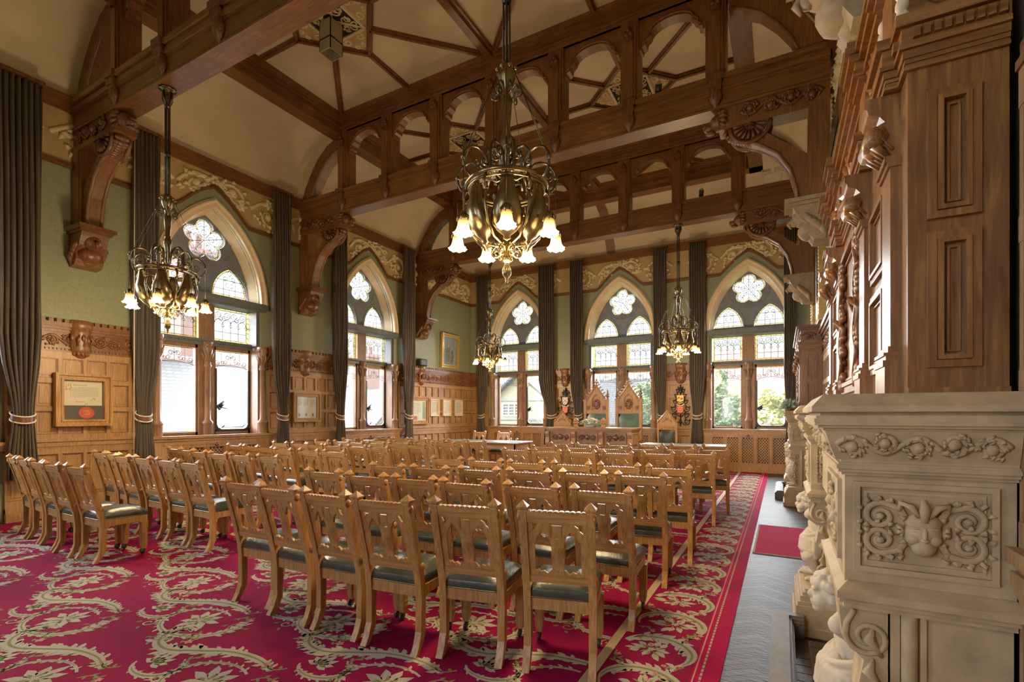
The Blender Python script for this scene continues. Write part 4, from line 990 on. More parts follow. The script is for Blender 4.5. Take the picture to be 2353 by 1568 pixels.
LEFT = [
 [(-8.18, 2.40, -8), (-7.72, 2.35, -6), (-7.24, 2.31, -4), (-6.68, 2.26, -2), (-6.22, 2.28, 0)],
 [(-8.16, 3.28, -6), (-7.73, 3.23, -7), (-7.28, 3.12, -5), (-6.78, 3.12, -4), (-6.18, 3.10, -2), (-5.65, 3.06, -2)],
 [(-8.18, 4.22, -5), (-7.68, 4.13, -6), (-7.20, 4.02, -6), (-6.64, 3.97, -3), (-6.14, 3.95, -2), (-5.62, 3.98, -4)],
 [(-8.20, 5.18, -5), (-7.66, 5.12, -5), (-7.18, 5.02, -4), (-6.48, 4.88, -5), (-6.06, 4.94, -3), (-5.62, 4.97, 0)],
 [(-8.10, 6.02, -5), (-7.72, 6.05, -4), (-7.16, 5.97, -3), (-6.66, 5.92, -6), (-6.12, 5.95, -2), (-5.66, 5.93, -3)],
 [(-7.95, 6.86, -5), (-7.60, 6.90, -4), (-7.02, 6.78, -5), (-6.55, 6.80, -2), (-6.05, 6.82, 0), (-5.55, 6.73, -3)],
 [(-8.05, 7.60, -5), (-7.58, 7.64, -4), (-7.0, 7.45, -5), (-6.48, 7.44, -3), (-5.96, 7.48, 0), (-5.50, 7.48, 0)],
 [(-7.68, 8.40, -4), (-7.25, 8.32, 0), (-6.80, 8.32, 0), (-6.32, 8.30, -3), (-5.92, 8.33, 2), (-5.38, 8.30, 6)]]
chair0 = make_chair(); cf = [True]
def chair(x, y, deg, label, group):
    c = chair0 if cf[0] else dup(chair0); cf[0] = False
    a = R(deg); c.location = (x - .293*math.sin(a), y + .293*math.cos(a), .0138); c.rotation_euler = (0, 0, a)   # x, y is the top of the back
    tag(c, label, 'chair', group)
def spread(row, d=.492):
    row = [list(q) for q in row]
    for _ in range(40):
        for a in range(len(row)-1):
            p, q = row[a], row[a+1]; g = abs(p[0]-q[0])
            if g < d: e = (d-g)/2 * (1 if p[0] > q[0] else -1); p[0] += e; q[0] -= e
    return row
for side, rows, end in (('right', RIGHT, 'carpet border'), ('left', LEFT, 'window wall')):
    for r, row in enumerate(rows):
        for k, (x, y, d) in enumerate(spread(row)):
            if side == 'left' and k == len(row)-1 and False: pass
            chair(x, y, d if r == 0 else d*.7, 'green-seated oak chair, %s block, %s row from the camera, %s from the %s' % (side, ORD[r], ORD[k], end), 'oak chairs in the %s block of rows' % side)
for u, l in ((-8.05, 'oak chair facing the room behind the clerk table, left of the pair'), (-7.2, 'oak chair facing the room behind the clerk table, right of the pair')):
    chair(u, 12.75, 180, l, 'pair of chairs behind the clerk table')
# ------------------------------------------------------------------ chandeliers
def shade_mb(s=1.0):
    mb = MB(); n = 16; prof = [(.075, 0), (.062, .012), (.052, .035), (.045, .065), (.042, .09), (.036, .11), (.018, .125)]; vs = []
    for r, z in prof:
        for i in range(n):
            a = 2*PI*i/n; q = r*(1+.10*math.cos(a*8)*max(0, 1-z/.05)); vs.append((q*math.cos(a), q*math.sin(a), z+.008*math.cos(a*8)*max(0, 1-z/.03)))
    mb.add(vs, [(j*n+i, j*n+(i+1) % n, (j+1)*n+(i+1) % n, (j+1)*n+i) for j in range(len(prof)-1) for i in range(n)], True)
    return mb
def make_chandelier(top):
    """hung from z=0 (beam underside) downwards"""
    H0 = 5.75; t = thing('chandelier', 'chandelier', 'chandelier', (0, 0, H0)); Z = lambda z: z - H0
    mb = MB(); mb.lathe([(0, 0), (.10, 0), (.10, -.02), (.07, -.035), (.055, -.05), (.06, -.10), (.05, -.15), (.03, -.20), (.036, -.23), (.022, -.26), (0, -.26)], seg=12)
    for k in range(4):
        a = k*PI/2; mb.tube([(.06*math.cos(a), .06*math.sin(a), -.05), (.075*math.cos(a), .075*math.sin(a), -.12), (.03*math.cos(a), .03*math.sin(a), -.22)], .012, 5)
    part(t, 'ceiling_cup', mb, 'bronze_d')
    mb = MB()
    for k in range(4): a = k*PI/2+.4; mb.tube([(.026*math.cos(a), .026*math.sin(a), -.2), (.026*math.cos(a), .026*math.sin(a), Z(4.34))], .008, 5)
    mb.lathe([(.02, Z(4.86)), (.04, Z(4.88)), (.04, Z(4.92)), (.02, Z(4.94))], seg=8)
    part(t, 'hanging_rods', mb, 'iron')
    mb = MB(); mb.lathe([(0, Z(4.37)), (.05, Z(4.36)), (.075, Z(4.30)), (.07, Z(4.24)), (.045, Z(4.18)), (.03, Z(4.12)), (.045, Z(4.07)), (.04, Z(3.98)), (.026, Z(3.84)), (.036, Z(3.83)), (.03, Z(3.81)), (.046, Z(3.77)), (.05, Z(3.73)), (.036, Z(3.66)), (.026, Z(3.60)), (.022, Z(3.45)), (.03, Z(3.42)), (.016, Z(3.38)), (.016, Z(2.86))], seg=14)
    for k in range(8): a = k*PI/4; mb.ball((.08*math.cos(a), .08*math.sin(a), Z(4.31)), .018, 6, 4)
    part(t, 'stem', mb, 'bronze')
    def sc(pts, a, r): return [(x*math.cos(a), x*math.sin(a), Z(z)) for x, z in pts]
    for k in range(6):
        a = k*PI/3+.3; mb = MB()
        mb.tube(sc([(.04, 4.16), (.07, 4.20), (.10, 4.17)] + [(.09+x, 4.11+z) for x, z in spiral((0, 0), .045, .012, PI/2, 1.3, 12, -1)], a, 0), .007, 5); part(t, 'crown_scroll', mb, 'bronze_d'); mb = MB()
        mb.tube(sc([(.03, 3.48), (.05, 3.60), (.09, 3.68), (.14, 3.69), (.185, 3.64), (.195, 3.56), (.19, 3.46), (.20, 3.40)], a, 0), .013, 6)
        mb.tube(sc([(.03, 3.60), (.06, 3.66)] + [(.085+x, 3.62+z) for x, z in spiral((0, 0), .042, .01, PI/2, 1.4, 14, -1)], a, 0), .008, 5)
        mb.tube(sc([(.02, 3.44), (.08, 3.41), (.15, 3.44)] + [(.15+x, 3.475+z) for x, z in spiral((0, 0), .035, .01, -PI/2, 1.3, 12)], a, 0), .008, 5)
        mb.tube(sc([(.33, 3.36)] + [(.345+x, 3.42+z) for x, z in spiral((0, 0), .045, .012, -PI/2, 1.4, 14)], a, 0), .007, 5)
        part(t, 'scroll_bracket', mb, 'bronze_d')
    mb = MB(); mb.tube([(.325*math.cos(q*PI/16), .325*math.sin(q*PI/16), Z(3.36)) for q in range(32)], .02, 8, closed=True)
    mb.tube([(.31*math.cos(q*PI/16), .31*math.sin(q*PI/16), Z(3.325)) for q in range(32)], .011, 6, closed=True)
    part(t, 'ring', mb, 'bronze')
    for k in range(6):   # pear-shaped lobes forming the bowl
        a = k*PI/3; mb = MB(); prof = [(.0, 3.34), (.03, 3.335), (.038, 3.28), (.045, 3.22), (.07, 3.12), (.085, 3.04), (.078, 2.97), (.05, 2.92), (.018, 2.89), (.02, 2.87), (0, 2.855)]
        vs = []; n = 12
        for r, z in prof:
            rad = .285 - .10*max(0, (3.12-z)/.27)
            for i in range(n):
                q = 2*PI*i/n; x = rad + r*math.cos(q)*.95; y = r*math.sin(q)*1.45; vs.append((x*math.cos(a)-y*math.sin(a), x*math.sin(a)+y*math.cos(a), Z(z)))
        mb.add(vs, [(j*n+i, j*n+(i+1) % n, (j+1)*n+(i+1) % n, (j+1)*n+i) for j in range(len(prof)-1) for i in range(n)], True)
        mb.tube(sc([(.32, 3.34), (.35, 3.28), (.34, 3.22), (.30, 3.24)], a+.52, 0), .014, 5)
        mb.tube(sc([(.31, 3.25), (.335, 3.12), (.29, 2.98), (.20, 2.90), (.10, 2.88), (.03, 2.87)], a+.52, 0), .010, 5)
        part(t, 'bowl_lobe', mb, 'bronze')
    mb = MB(); mb.lathe([(.02, Z(2.95)), (.03, Z(2.88)), (.022, Z(2.80)), (.05, Z(2.77)), (.05, Z(2.755)), (.02, Z(2.74)), (.018, Z(2.72)), (.042, Z(2.68)), (.036, Z(2.64)), (.012, Z(2.61)), (.014, Z(2.59)), (0, Z(2.565))], seg=12)
    for k in range(6):
        a = k*PI/3+.52; mb.tube(sc([(.02, 2.84), (.06, 2.90), (.10, 2.86)] + [(.085+x, 2.815+z) for x, z in spiral((0, 0), .04, .01, PI/4, 1.4, 14, -1)], a, 0), .008, 5)
    part(t, 'bottom_finial', mb, 'bronze')
    ph = [R(v) for v in (350, 41, 93, 144, 196, 247, 299)]
    for a in ph:
        mb = MB(); mb.tube(sc([(.30+.122*math.cos(q), 3.46+.132*math.sin(q)) for q in [R(-62+22.5*i) for i in range(12)]] + [(.225+x, 3.50+z) for x, z in spiral((0, 0), .03, .01, PI, 1, 8)], a, 0), .0105, 6); mb.ball(sc([(.42, 3.475)], a, 0)[0], .02, 8, 6)
        arm = part(t, 'lamp_arm', mb, 'bronze_d')
        mb = MB(); mb.tube(sc([(.42, 3.47), (.42, 3.02)], a, 0), .004, 4); mb.tube(sc([(.08, 4.28), (.42, 3.48)], a, 0), .003, 4); part(t, 'flex_cord', mb, 'bronze_d')
        sh = shade_mb(); x, y, _ = sc([(.42, 0)], a, 0)[0]; sh.v = [(x+p[0], y+p[1], Z(2.88)+p[2]) for p in sh.v]
        s = part(t, 'lamp_shade', sh, 'shade')
        mb = MB(); mb.lathe([(.0, 0), (.018, 0), (.03, -.02), (.034, -.05), (.03, -.055), (.02, -.04)], (x, y, Z(3.05)), 8)
        for q in range(5): b = q*2*PI/5; mb.tube([(x+.012*math.cos(b), y+.012*math.sin(b), Z(3.05)), (x+.04*math.cos(b), y+.04*math.sin(b), Z(3.01)), (x+.048*math.cos(b), y+.048*math.sin(b), Z(2.975))], [.006, .012, .004], 5)
        part(s, 'leaf_cap', mb, 'bronze')
        mb = MB(); mb.ball((x, y, Z(2.925)), (.018, .018, .026), 8, 6); part(s, 'bulb', mb, 'bulb')
    return t
ch0 = make_chandelier(0)
CH = [(-1.98, 3.545, 'large brass chandelier with lit bell shades hanging in the centre foreground'), (-7.05, 3.545, 'brass chandelier hanging before the near left window'), (-6.98, 11.555, 'small distant chandelier before the far left window'), (-2.05, 11.555, 'distant chandelier hanging before the far wall, left of the right-hand window')]
for i, (x, y, l) in enumerate(CH):
    c = ch0 if i == 0 else dup(ch0); c.location = (x, y, 5.75); tag(c, l, 'chandelier', 'brass chandeliers under the trusses')
    if i: c.rotation_euler = (0, 0, (0, .35, .8, -.3)[i])
    L = bpy.data.lights.new('lamp_glow', 'POINT'); L.energy = 170; L.color = (1, .68, .32); L.shadow_soft_size = .28; o = bpy.data.objects.new('lamp_glow', L); COL.objects.link(o); o.location = (x, y, 2.70)
# hanging spotlight boxes
def spotbox(x, y, label, z=7.70):
    t = thing('spotlight_box', label, 'ceiling light', (x, y, z))
    mb = MB(); h, zt, zb = .125, 0, -.48
    for a, b, c, d in ((-h, h, -h, -h+.012), (-h, h, h-.012, h), (-h, -h+.012, -h, h), (h-.012, h, -h, h)): mb.box(a, b, c, d, zb, zt)
    mb.box(-h, h, -h, h, -.30, -.28); mb.box(-.02, .02, -.02, .02, zt, .07)
    part(t, 'housing', mb, 'grey')
    mb = MB(); mb.lathe([(.06, -.31), (.055, -.345), (.03, -.36), (0, -.362)], seg=12); part(t, 'lamp', mb, 'steel')
spotbox(-6.30, 5.56, 'square grey spotlight box hanging below the nearest ceiling grille')
spotbox(-6.30, 9.56, 'grey spotlight box partly hidden behind the middle truss, left of the chandelier stem')
spotbox(-2.64, 9.56, 'grey spotlight box behind the middle truss, right of centre')
def spot(x, y, z, label):
    t = thing('spotlight', label, 'spotlight', (x, y, z)); mb = MB(); mb.tube([(0, .03, .06), (.02, -.05, .16)], .05, 10); mb.box(-.035, .035, -.01, .05, 0, .10); mb.box(-.03, .03, -.03, .03, -.005, .01); part(t, 'body', mb, 'black')
    mb = MB(); mb.ball((.022, -.056, .167), (.036, .012, .036), 8, 5); part(t, 'lens', mb, 'steel')
spot(-1.62, 7.50, 6.205, 'small black spotlight on the middle truss beam under an arch'); spot(-1.86+.3, 11.46, 6.205, 'small black spotlight standing on the furthest truss beam')
t = thing('emergency_light', 'white twin-headed emergency light box on the furthest truss beam at right', 'emergency light', (-.18, 11.5, 6.205))
mb = MB(); mb.bev(-.17, .17, -.03, .05, 0, .22, .012); part(t, 'box', mb, 'white')
for g in (-1, 1):
    mb = MB(); mb.bev(g*.11-.09, g*.11+.09, -.07, 0, .25, .33, .01); mb.box(g*.11-.01, g*.11+.01, -.02, .01, .21, .26); mb.box(g*.11-.075, g*.11+.075, -.076, -.069, .265, .315, 1); part(t, 'lamp_head', mb, ['white', 'steel'])
t = thing('smoke_detector', 'round white smoke detector on the ceiling beyond the middle truss', 'smoke detector', (-2.80, 10.95, 7.78))
mb = MB(); mb.lathe([(0, -.05), (.04, -.05), (.055, -.03), (.06, 0)], seg=12); part(t, 'body', mb, 'white')
# ------------------------------------------------------------------ stone fireplaces
def putto(t, x0, y0, flip, z0=.30, k=.62, label=None):
    """crouching child figure carrying the shelf on its raised arms, facing -x; k = height"""
    W = lambda x, y, z: (x0 - x*k*1.06, y0 + flip*y*k*1.15, z0 + z*k)      # x towards the room
    mb = MB()
    mb.cap(W(.10, 0, .44), W(.13, 0, .66), .115*k, .125*k)            # belly to chest
    mb.ball(W(.18, 0, .50), .115*k, 10, 8); mb.ball(W(.16, .0, .42), (.13*k, .14*k, .10*k), 10, 8)
    mb.cap(W(.14, 0, .74), W(.20, 0, .84), .06*k, .06*k)
    mb.ball(W(.25, 0, .885), (.102*k, .10*k, .105*k), 16, 12)         # head bowed forward
    [mb.ball(W(.305, e*.042, .852), (.045*k, .048*k, .045*k), 10, 7) for e in (-1, 1)]         # cheeks
    mb.ball(W(.345, 0, .868), (.028*k, .024*k, .028*k), 8, 6)           # nose
    mb.ball(W(.335, 0, .828), (.026*k, .036*k, .014*k), 8, 5); mb.ball(W(.332, 0, .811), (.022*k, .03*k, .011*k), 8, 5); mb.ball(W(.318, 0, .79), (.032*k, .032*k, .026*k), 8, 6)
    for e in (-1, 1):
        mb.ball(W(.332, e*.04, .893), (.02*k, .024*k, .013*k), 8, 5); mb.ball(W(.336, e*.043, .918), (.022*k, .042*k, .013*k), 8, 5); mb.ball(W(.25, e*.086, .87), (.026*k, .014*k, .03*k), 7, 5)
        mb.cap(W(.12, e*.13, .70), W(.24, e*.24, .80), .066*k, .055*k)   # upper arm raised
        mb.cap(W(.24, e*.24, .80), W(.10, e*.17, .985), .052*k, .036*k)  # forearm to the ledge
        mb.ball(W(.09, e*.165, 1.0), (.05*k, .04*k, .028*k), 8, 6)
        for q in range(4): mb.cap(W(.09+.02*q-.03, e*(.165+.005*q), 1.0), W(.105+.02*q-.03, e*(.165-.04), 1.012-.006*q), .012*k, .009*k, 6)
        mb.cap(W(.05, e*.16, .99), W(.08, e*.12, 1.005), .013*k, .010*k, 6)
        kz = .30 if e > 0 else .34
        mb.cap(W(.13, e*.09, .40), W(.25, e*.13, kz-.06), .098*k, .07*k)       # thigh
        mb.cap(W(.25, e*.13, kz-.06), W(.12+.05*(e > 0), e*.11, .07), .066*k, .04*k)  # shin
        mb.cap(W(.12+.05*(e > 0), e*.11, .045), W(.24+.05*(e > 0), e*.13, .03), .042*k, .032*k)
        for q in range(5): mb.ball(W(.27+.05*(e > 0), e*(.10+.014*q), .024), .014*k, 6, 4)
    o = part(t, 'putto_figure', mb, 'stone_l', True, label, .0048)
    mb = MB(); rr = random.Random(3)
    for q in range(95):
        u = rr.uniform(0, 2*PI); v = rr.uniform(-.15, 1); s = math.sqrt(1-v*v) if v < 1 else 0
        x, y, z = math.cos(u)*s, math.sin(u)*s, v
        if x > .5 and z < .35: continue
        mb.ball(W(.235+.105*x, .096*y, .905+.10*z), rr.uniform(.022, .034)*k, 6, 5)
    h = part(o, 'curly_hair', mb, 'stone_l', False, None, .0045); w = wroot(o)
    for v in h.data.vertices: v.co -= w
    mb = MB()
    for q in range(13):     # swagged drapery folds
        a = -1.1 + 2.2*q/12; b = a*1.0
        mb.tube([W(.06+.17*math.cos(a), .17*math.sin(a), .60-.02*abs(q-6)), W(.10+.19*math.cos(a), .18*math.sin(a), .48), W(.09+.21*math.cos(b), .19*math.sin(b), .36), W(.10+.17*math.cos(b), .18*math.sin(b), .27+.03*math.sin(q*2))], [.02*k, .042*k, .046*k, .02*k], 6)
    for q in range(5): mb.tube([W(.115+.165*math.cos(a), .18*math.sin(a), .60 - .05*q - .09*math.cos(a)) for a in [-1.4+2.8*i/10 for i in range(11)]], .026*k, 6)
    mb.tube([W(.04, .17, .62), W(.16, .25, .50), W(.05, .24, .33), W(.02, .20, .12)], [.02*k, .05*k, .045*k, .02*k], 7)
    mb.tube([W(.0, -.17, .62), W(.05, -.24, .50), W(-.02, -.24, .30), W(.02, -.20, .12)], [.02*k, .05*k, .045*k, .02*k], 7)
    d = part(o, 'drapery', mb, 'stone_l', False, None, .005)
    for v in d.data.vertices: v.co -= w
    return o
def face_panel(mb, P, cx, cz, s):
    """grotesque mask with leaf crown; P(s,z,d)"""
    fy = abs((Vector(P(0,0,1))-Vector(P(0,0,0))).y) > .5
    B = lambda x, z, d, r, *a: mb.ball(P(cx+x*s, cz+z*s, d*s), tuple(v*s for v in (r if fy else (r[1], r[0], r[2]))), *a)
    B(0, -.02, .02, (.20, .14, .27), 14, 10); B(0, -.20, .08, (.13, .12, .11), 12, 8); B(0, .12, .04, (.20, .12, .12), 12, 8)
    B(0, -.03, .145, (.03, .05, .10), 10, 8); B(0, -.09, .16, (.045, .045, .026), 10, 7)
    for e in (-1, 1):
        B(e*.10, -.09, .085, (.085, .07, .08), 12, 8); B(e*.085, .01, .115, (.042, .03, .016), 10, 6); B(e*.09, .055, .12, (.075, .04, .018), 10, 6)
        B(e*.215, -.01, .02, (.03, .04, .08), 8, 5)
        mb.tube([P(cx+e*.05*s, cz+.20*s, .12*s), P(cx+e*.14*s, cz+.33*s, .12*s), P(cx+e*.24*s, cz+.36*s, .09*s), P(cx+e*.25*s, cz+.25*s, .07*s)], [.03*s, .045*s, .04*s, .015*s], 7)
    B(0, -.148, .135, (.065, .035, .014), 10, 6); B(0, -.178, .128, (.05, .035, .016), 10, 6); B(0, -.26, .13, (.045, .04, .035), 8, 5)
    mb.tube([P(cx, cz+.14*s, .14*s), P(cx, cz+.30*s, .16*s), P(cx, cz+.42*s, .10*s)], [.04*s, .06*s, .03*s], 8)
def acanthus(mb, P, cx, cz, s, g, v):
    """one corner scroll of the mask panel"""
    up = tuple((Vector(P(0,0,1))-Vector(P(0,0,0))).normalized())
    pts = [(cx+g*x*s, cz+v*y*s) for x, y in [(.12, .02), (.26, .30), (.45, .36)] + [(.48+a, .17+b) for a, b in spiral((0, 0), .19, .035, PI/2, 1.45, 22, -1)]]
    n = len(pts); mb.tube([P(a, b, .008) for a, b in pts], [.030*s*(1.1-.6*i/n)+.003 for i in range(n)], 7, flat=.45, up=up)
    mb.ball(P(cx+g*.48*s, cz+v*.17*s, .012), .05*s, 8, 6)
    for q in range(11):
        a = .3+q*.55; x, y = .48+.21*math.cos(a), .17+.21*math.sin(a)
        if x > .70: continue
        mb.tube([P(cx+g*x*s, cz+v*y*s, .004), P(cx+g*(x+.07*math.cos(a+.5))*s, cz+v*(y+.07*math.sin(a+.5))*s, .016), P(cx+g*(x+.10*math.cos(a+.9))*s, cz+v*(y+.08*math.sin(a+.9))*s, .004)], [.016*s, .045*s, .008*s], 6, flat=.6, up=up)
    for q in range(4):
        x = .20+.13*q; mb.tube([P(cx+g*x*s, cz+v*.36*s, .004), P(cx+g*(x+.06)*s, cz+v*.41*s, .014), P(cx+g*(x+.10)*s, cz+v*.38*s, .004)], [.014*s, .035*s, .008*s], 6, flat=.6, up=up)
def jamb(t, y0, y1, XB, near):
    """one pier of the chimneypiece between y0 and y1; XB is the wall plane"""
    j = link('pier', None, t); j.location = (0, 0, 0)
    mb = MB(); dx = XB - .56
    bx = lambda x0, b0, b1, z0, z1: mb.box(x0+dx, XT+.002, b0, b1, z0, z1)
    # plinth
    for x0, e, z0, z1 in ((.07, .06, 0, .06), (.085, .05, .06, .20), (.095, .04, .20, .225), (.11, .025, .225, .26), (.125, .015, .26, .285), (.14, 0, .285, .305)): bx(x0, y0-e, y1+e, z0, z1)
    bx(.285, y0+.02, y1-.02, .30, .93)
    for e in (y0+.02, y1-.02):      # pilaster strip and roll on each flank
        g = -1 if e < (y0+y1)/2 else 1
        mb.lathe([(.022, .31), (.022, .925)], (.335+dx, e+g*.004, 0), 10); mb.box(.36+dx, .375+dx, min(e, e+g*.012), max(e, e+g*.012), .31, .925); mb.box(.29+dx, .312+dx, min(e, e+g*.012), max(e, e+g*.012), .31, .925)
    for x0, e, z0, z1 in ((.17, .01, .905, .925), (.158, .03, .925, .945), (.150, .055, .945, .965)): bx(x0, y0-e, y1+e, z0, z1)
    mb.add([(.150+dx, y0-.055, .965), (.182+dx, y0-.005, .99), (XT+.002, y0-.005, .99), (XT+.002, y0-.055, .965), (.150+dx, y1+.03, .965), (.182+dx, y1-.002, .99), (XT+.002, y1-.002, .99), (XT+.002, y1+.03, .965)], [(0,1,2,3),(4,5,6,7),(0,4,5,1),(1,5,6,2)])
    bx(.174, y0, y1, .985, 1.32)
    for x0, e, z0, z1 in ((.164, .016, 1.315, 1.325), (.155, .03, 1.325, 1.335), (.150, .038, 1.335, 1.347), (.155, .032, 1.347, 1.354), (.163, .02, 1.354, 1.362)): bx(x0, y0-e, y1+e, z0, z1)
    # sunk panel frame on the flanks
    for e, g in ((y0, -1), (y1, 1)):
        Q = lambda s, z, d: (s+dx, e + g*d, z)
        for w, a, b, c, f in ((.016, .196, .528, 1.024, 1.296), (.008, .222, .502, 1.050, 1.270)):
            chamfer_frame(mb, a, b, c, f, Q, w, .014 if w > .01 else .007)
    for q in (0,):
        a = y0+.09; b = y1-.09; Q = lambda s, z, d: (.174+dx-d, s, z); chamfer_frame(mb, a, b, 1.03, 1.29, Q, .014, .012)
    part(j, 'block', mb, 'stone', True)
    mb = MB()
    for e, g in (((y0, -1),) if near else ((y0, -1), (y1, 1))):
        Q = lambda s, z, d: (s+dx, e + g*(d+.001), z)
        face_panel(mb, Q, .3625, 1.158, .225)
        for gg in (-1, 1):
            for v in (-1, 1): acanthus(mb, Q, .3625, 1.16, .21, gg, v)
    Q = lambda s, z, d: (.174+dx-d, s, z)
    scrollwork(mb, y0+.12, y1-.12, 1.06, 1.26, Q, .012, .004, dens=1.5)
    part(j, 'mask_carving', mb, 'stone', True)
    # scrolled console behind the figure
    mb = MB()
    for e, g in ((y0+.02, -1), (y1-.02, 1)):
        Q = lambda s, z, d: (s+dx, e + g*d, z)
        mb.prism([(.29, .32), (.225, .35), (.245, .50), (.205, .62), (.225, .74), (.17, .80), (.16, .90), (.29, .905)], Q, -.16, 0)
        mb.tube([Q(a, b, .004) for a, b in [(.20, .895), (.18, .85)] + spiral((.235, .815), .058, .012, PI, 1.5, 24, 1)], .009, 6)
        mb.tube([Q(a, b, .004) for a, b in [(.235, .52), (.25, .60)] + spiral((.245, .44), .035, .01, PI/2, 1.4, 18, 1)], .008, 6)
        for q in range(5): mb.tube([Q(.27, .36+.1*q, 0), Q(.235, .41+.1*q, .012), Q(.25, .45+.1*q, 0)], [.008, .018, .004], 5)
    part(j, 'console_scroll', mb, 'stone', True)
    putto(j, .328+dx, (y0+y1)/2, 1)
    return j
def fireplace(y0, XB, label, near):
    t = thing('stone_fireplace', label, 'fireplace', (XB-.3, y0+1.35, 0)); t.location = (XB-.3, y0+1.35, 0)
    off = t.location.copy(); t.location = (0, 0, 0)
    dx = XB-.56; L = 2.70; J = .60
    a0, a1, b0, b1 = y0, y0+J, y0+L-J, y0+L
    jamb(t, a0, a1, XB, near); jamb(t, b0, b1, XB, False)
    # moulded frieze and shelf breaking forward over the piers
    def run(mb, xs, z0, z1, e, pf=.055):
        mb.box(xs+dx, XT+.002, a0-e, a1+e, z0, z1); mb.box(xs+dx, XT+.002, b0-e, b1+e, z0, z1); mb.box(xs+pf+dx, XT+.002, a1+e, b0-e, z0, z1)
    mb = MB(); fr = [(.150, 1.362), (.140, 1.385), (.131, 1.41), (.124, 1.435), (.119, 1.452)]
    for (x, z), (x2, z2) in zip(fr, fr[1:]):
        for c0, c1, p in ((a0, a1, 0), (b0, b1, 0), (a1, b0, .055)):
            e, e2 = (.174-x)*.85, (.174-x2)*.85
            if p: e = e2 = 0
            v = [(x+p+dx, c0-e, z), (x+p+dx, c1+e, z), (x2+p+dx, c1+e2, z2), (x2+p+dx, c0-e2, z2), (XT+.002, c0-e, z), (XT+.002, c0-e2, z2), (XT+.002, c1+e, z), (XT+.002, c1+e2, z2)]
            mb.add(v, [(0,1,2,3), (4,0,3,5), (1,6,7,2)])
    part(t, 'frieze', mb, 'stone', True)
    fx = lambda y: (lambda s, z, d: (s+dx, y-.0205-(z-1.362)*.29-d, z)); ff = lambda s, z, d: (.150-(z-1.362)*.34+dx-d, s, z)
    for u0, u1, Q, r, lm, dn in ((.15, .545, fx(a0), .0088, .085, 3.2), (a0+.02, a1-.02, ff, .009, .1, 3), (b0+.02, b1-.02, ff, .009, .1, 3), (.165, .40, fx(b0), .011, .1, 2)):
        mb = MB(); scrollwork(mb, u0, u1, 1.370, 1.448, Q, r, .003, lm, dens=dn); part(t, 'frieze_carving', mb, 'stone', True)
    mb = MB()
    for xs, e, z0, z1 in ((.114, .05, 1.452, 1.460), (.100, .066, 1.460, 1.468), (.091, .077, 1.468, 1.478), (.089, .08, 1.478, 1.488), (.094, .073, 1.488, 1.497), (.106, .058, 1.497, 1.508), (.082, .095, 1.508, 1.525)): run(mb, xs, z0, z1, e)
    for c0, c1, p, e in ((a0, a1, 0, .095), (b0, b1, 0, .095), (a1+.095, b0-.095, .055, 0)):   # weathered top
        i = .045 if not p else 0
        v = [(.082+p+dx, c0-e, 1.525), (.082+p+dx, c1+e, 1.525), (.115+p+dx, c1+e-i, 1.562), (.115+p+dx, c0-e+i, 1.562), (XT+.002, c0-e, 1.525), (XT+.002, c0-e+i, 1.562), (XT+.002, c1+e, 1.525), (XT+.002, c1+e-i, 1.562)]
        mb.add(v, [(0,1,2,3), (4,0,3,5), (1,6,7,2), (3,2,7,5)])
    part(t, 'mantel_shelf', mb, 'stone', True)
    mb = MB(); mb.box(.24+dx, XT+.002, a1, b0, 1.02, 1.452); mb.box(.33+dx, XT+.002, a1, a1+.22, .0, 1.02); mb.box(.33+dx, XT+.002, b0-.22, b0, 0, 1.02)
    part(t, 'lintel', mb, 'stone', True)
    mb = MB(); mb.box(.50+dx, XT+.002, a1+.22, b0-.22, 0, 1.02); part(t, 'firebox', mb, 'soot_and_hollow', True)
    # hearth with raised kerb
    mb = MB(); kx = -.06
    for d, z0, z1 in ((0, 0, .115), (.012, .115, .135), (.028, .135, .15)):
        mb.box(kx+dx+d, kx+dx+.13-d, a1+.02+d, b0-.03-d, z0, z1); mb.box(kx+dx+.13-d, .13+dx, b0-.15+d, b0-.03-d, z0, z1); mb.box(kx+dx+.13-d, .13+dx, a1+.02+d, a1+.14-d, z0, z1)
    part(t, 'kerb', mb, 'stone_d', True)
    mb = MB(); x0, x1 = kx+dx+.13, .50+dx; c0, c1 = a1+.14, b0-.15; nx, ny = 5, 12
    mb.box(x0, x1, c0, c1, .002, .012, 1)
    for i in range(nx):
        for q in range(ny): mb.box(x0+(x1-x0)*i/nx+.004, x0+(x1-x0)*(i+1)/nx-.004, c0+(c1-c0)*q/ny+.004, c0+(c1-c0)*(q+1)/ny-.004, .012, .017, 0)
    part(t, 'hearth_tiles', mb, ['tile', 'grout'], True)
    for o in t.children: o.location -= off
    t.location = off
    return t
F1, F2 = 1.85, 9.36
fireplace(F1, XT-.004, 'huge carved stone fireplace at the right photo edge, closest to the camera', True)
fireplace(F2, XT-.06, 'smaller-looking carved stone fireplace beyond the red hearth mat, near the far wall', True)

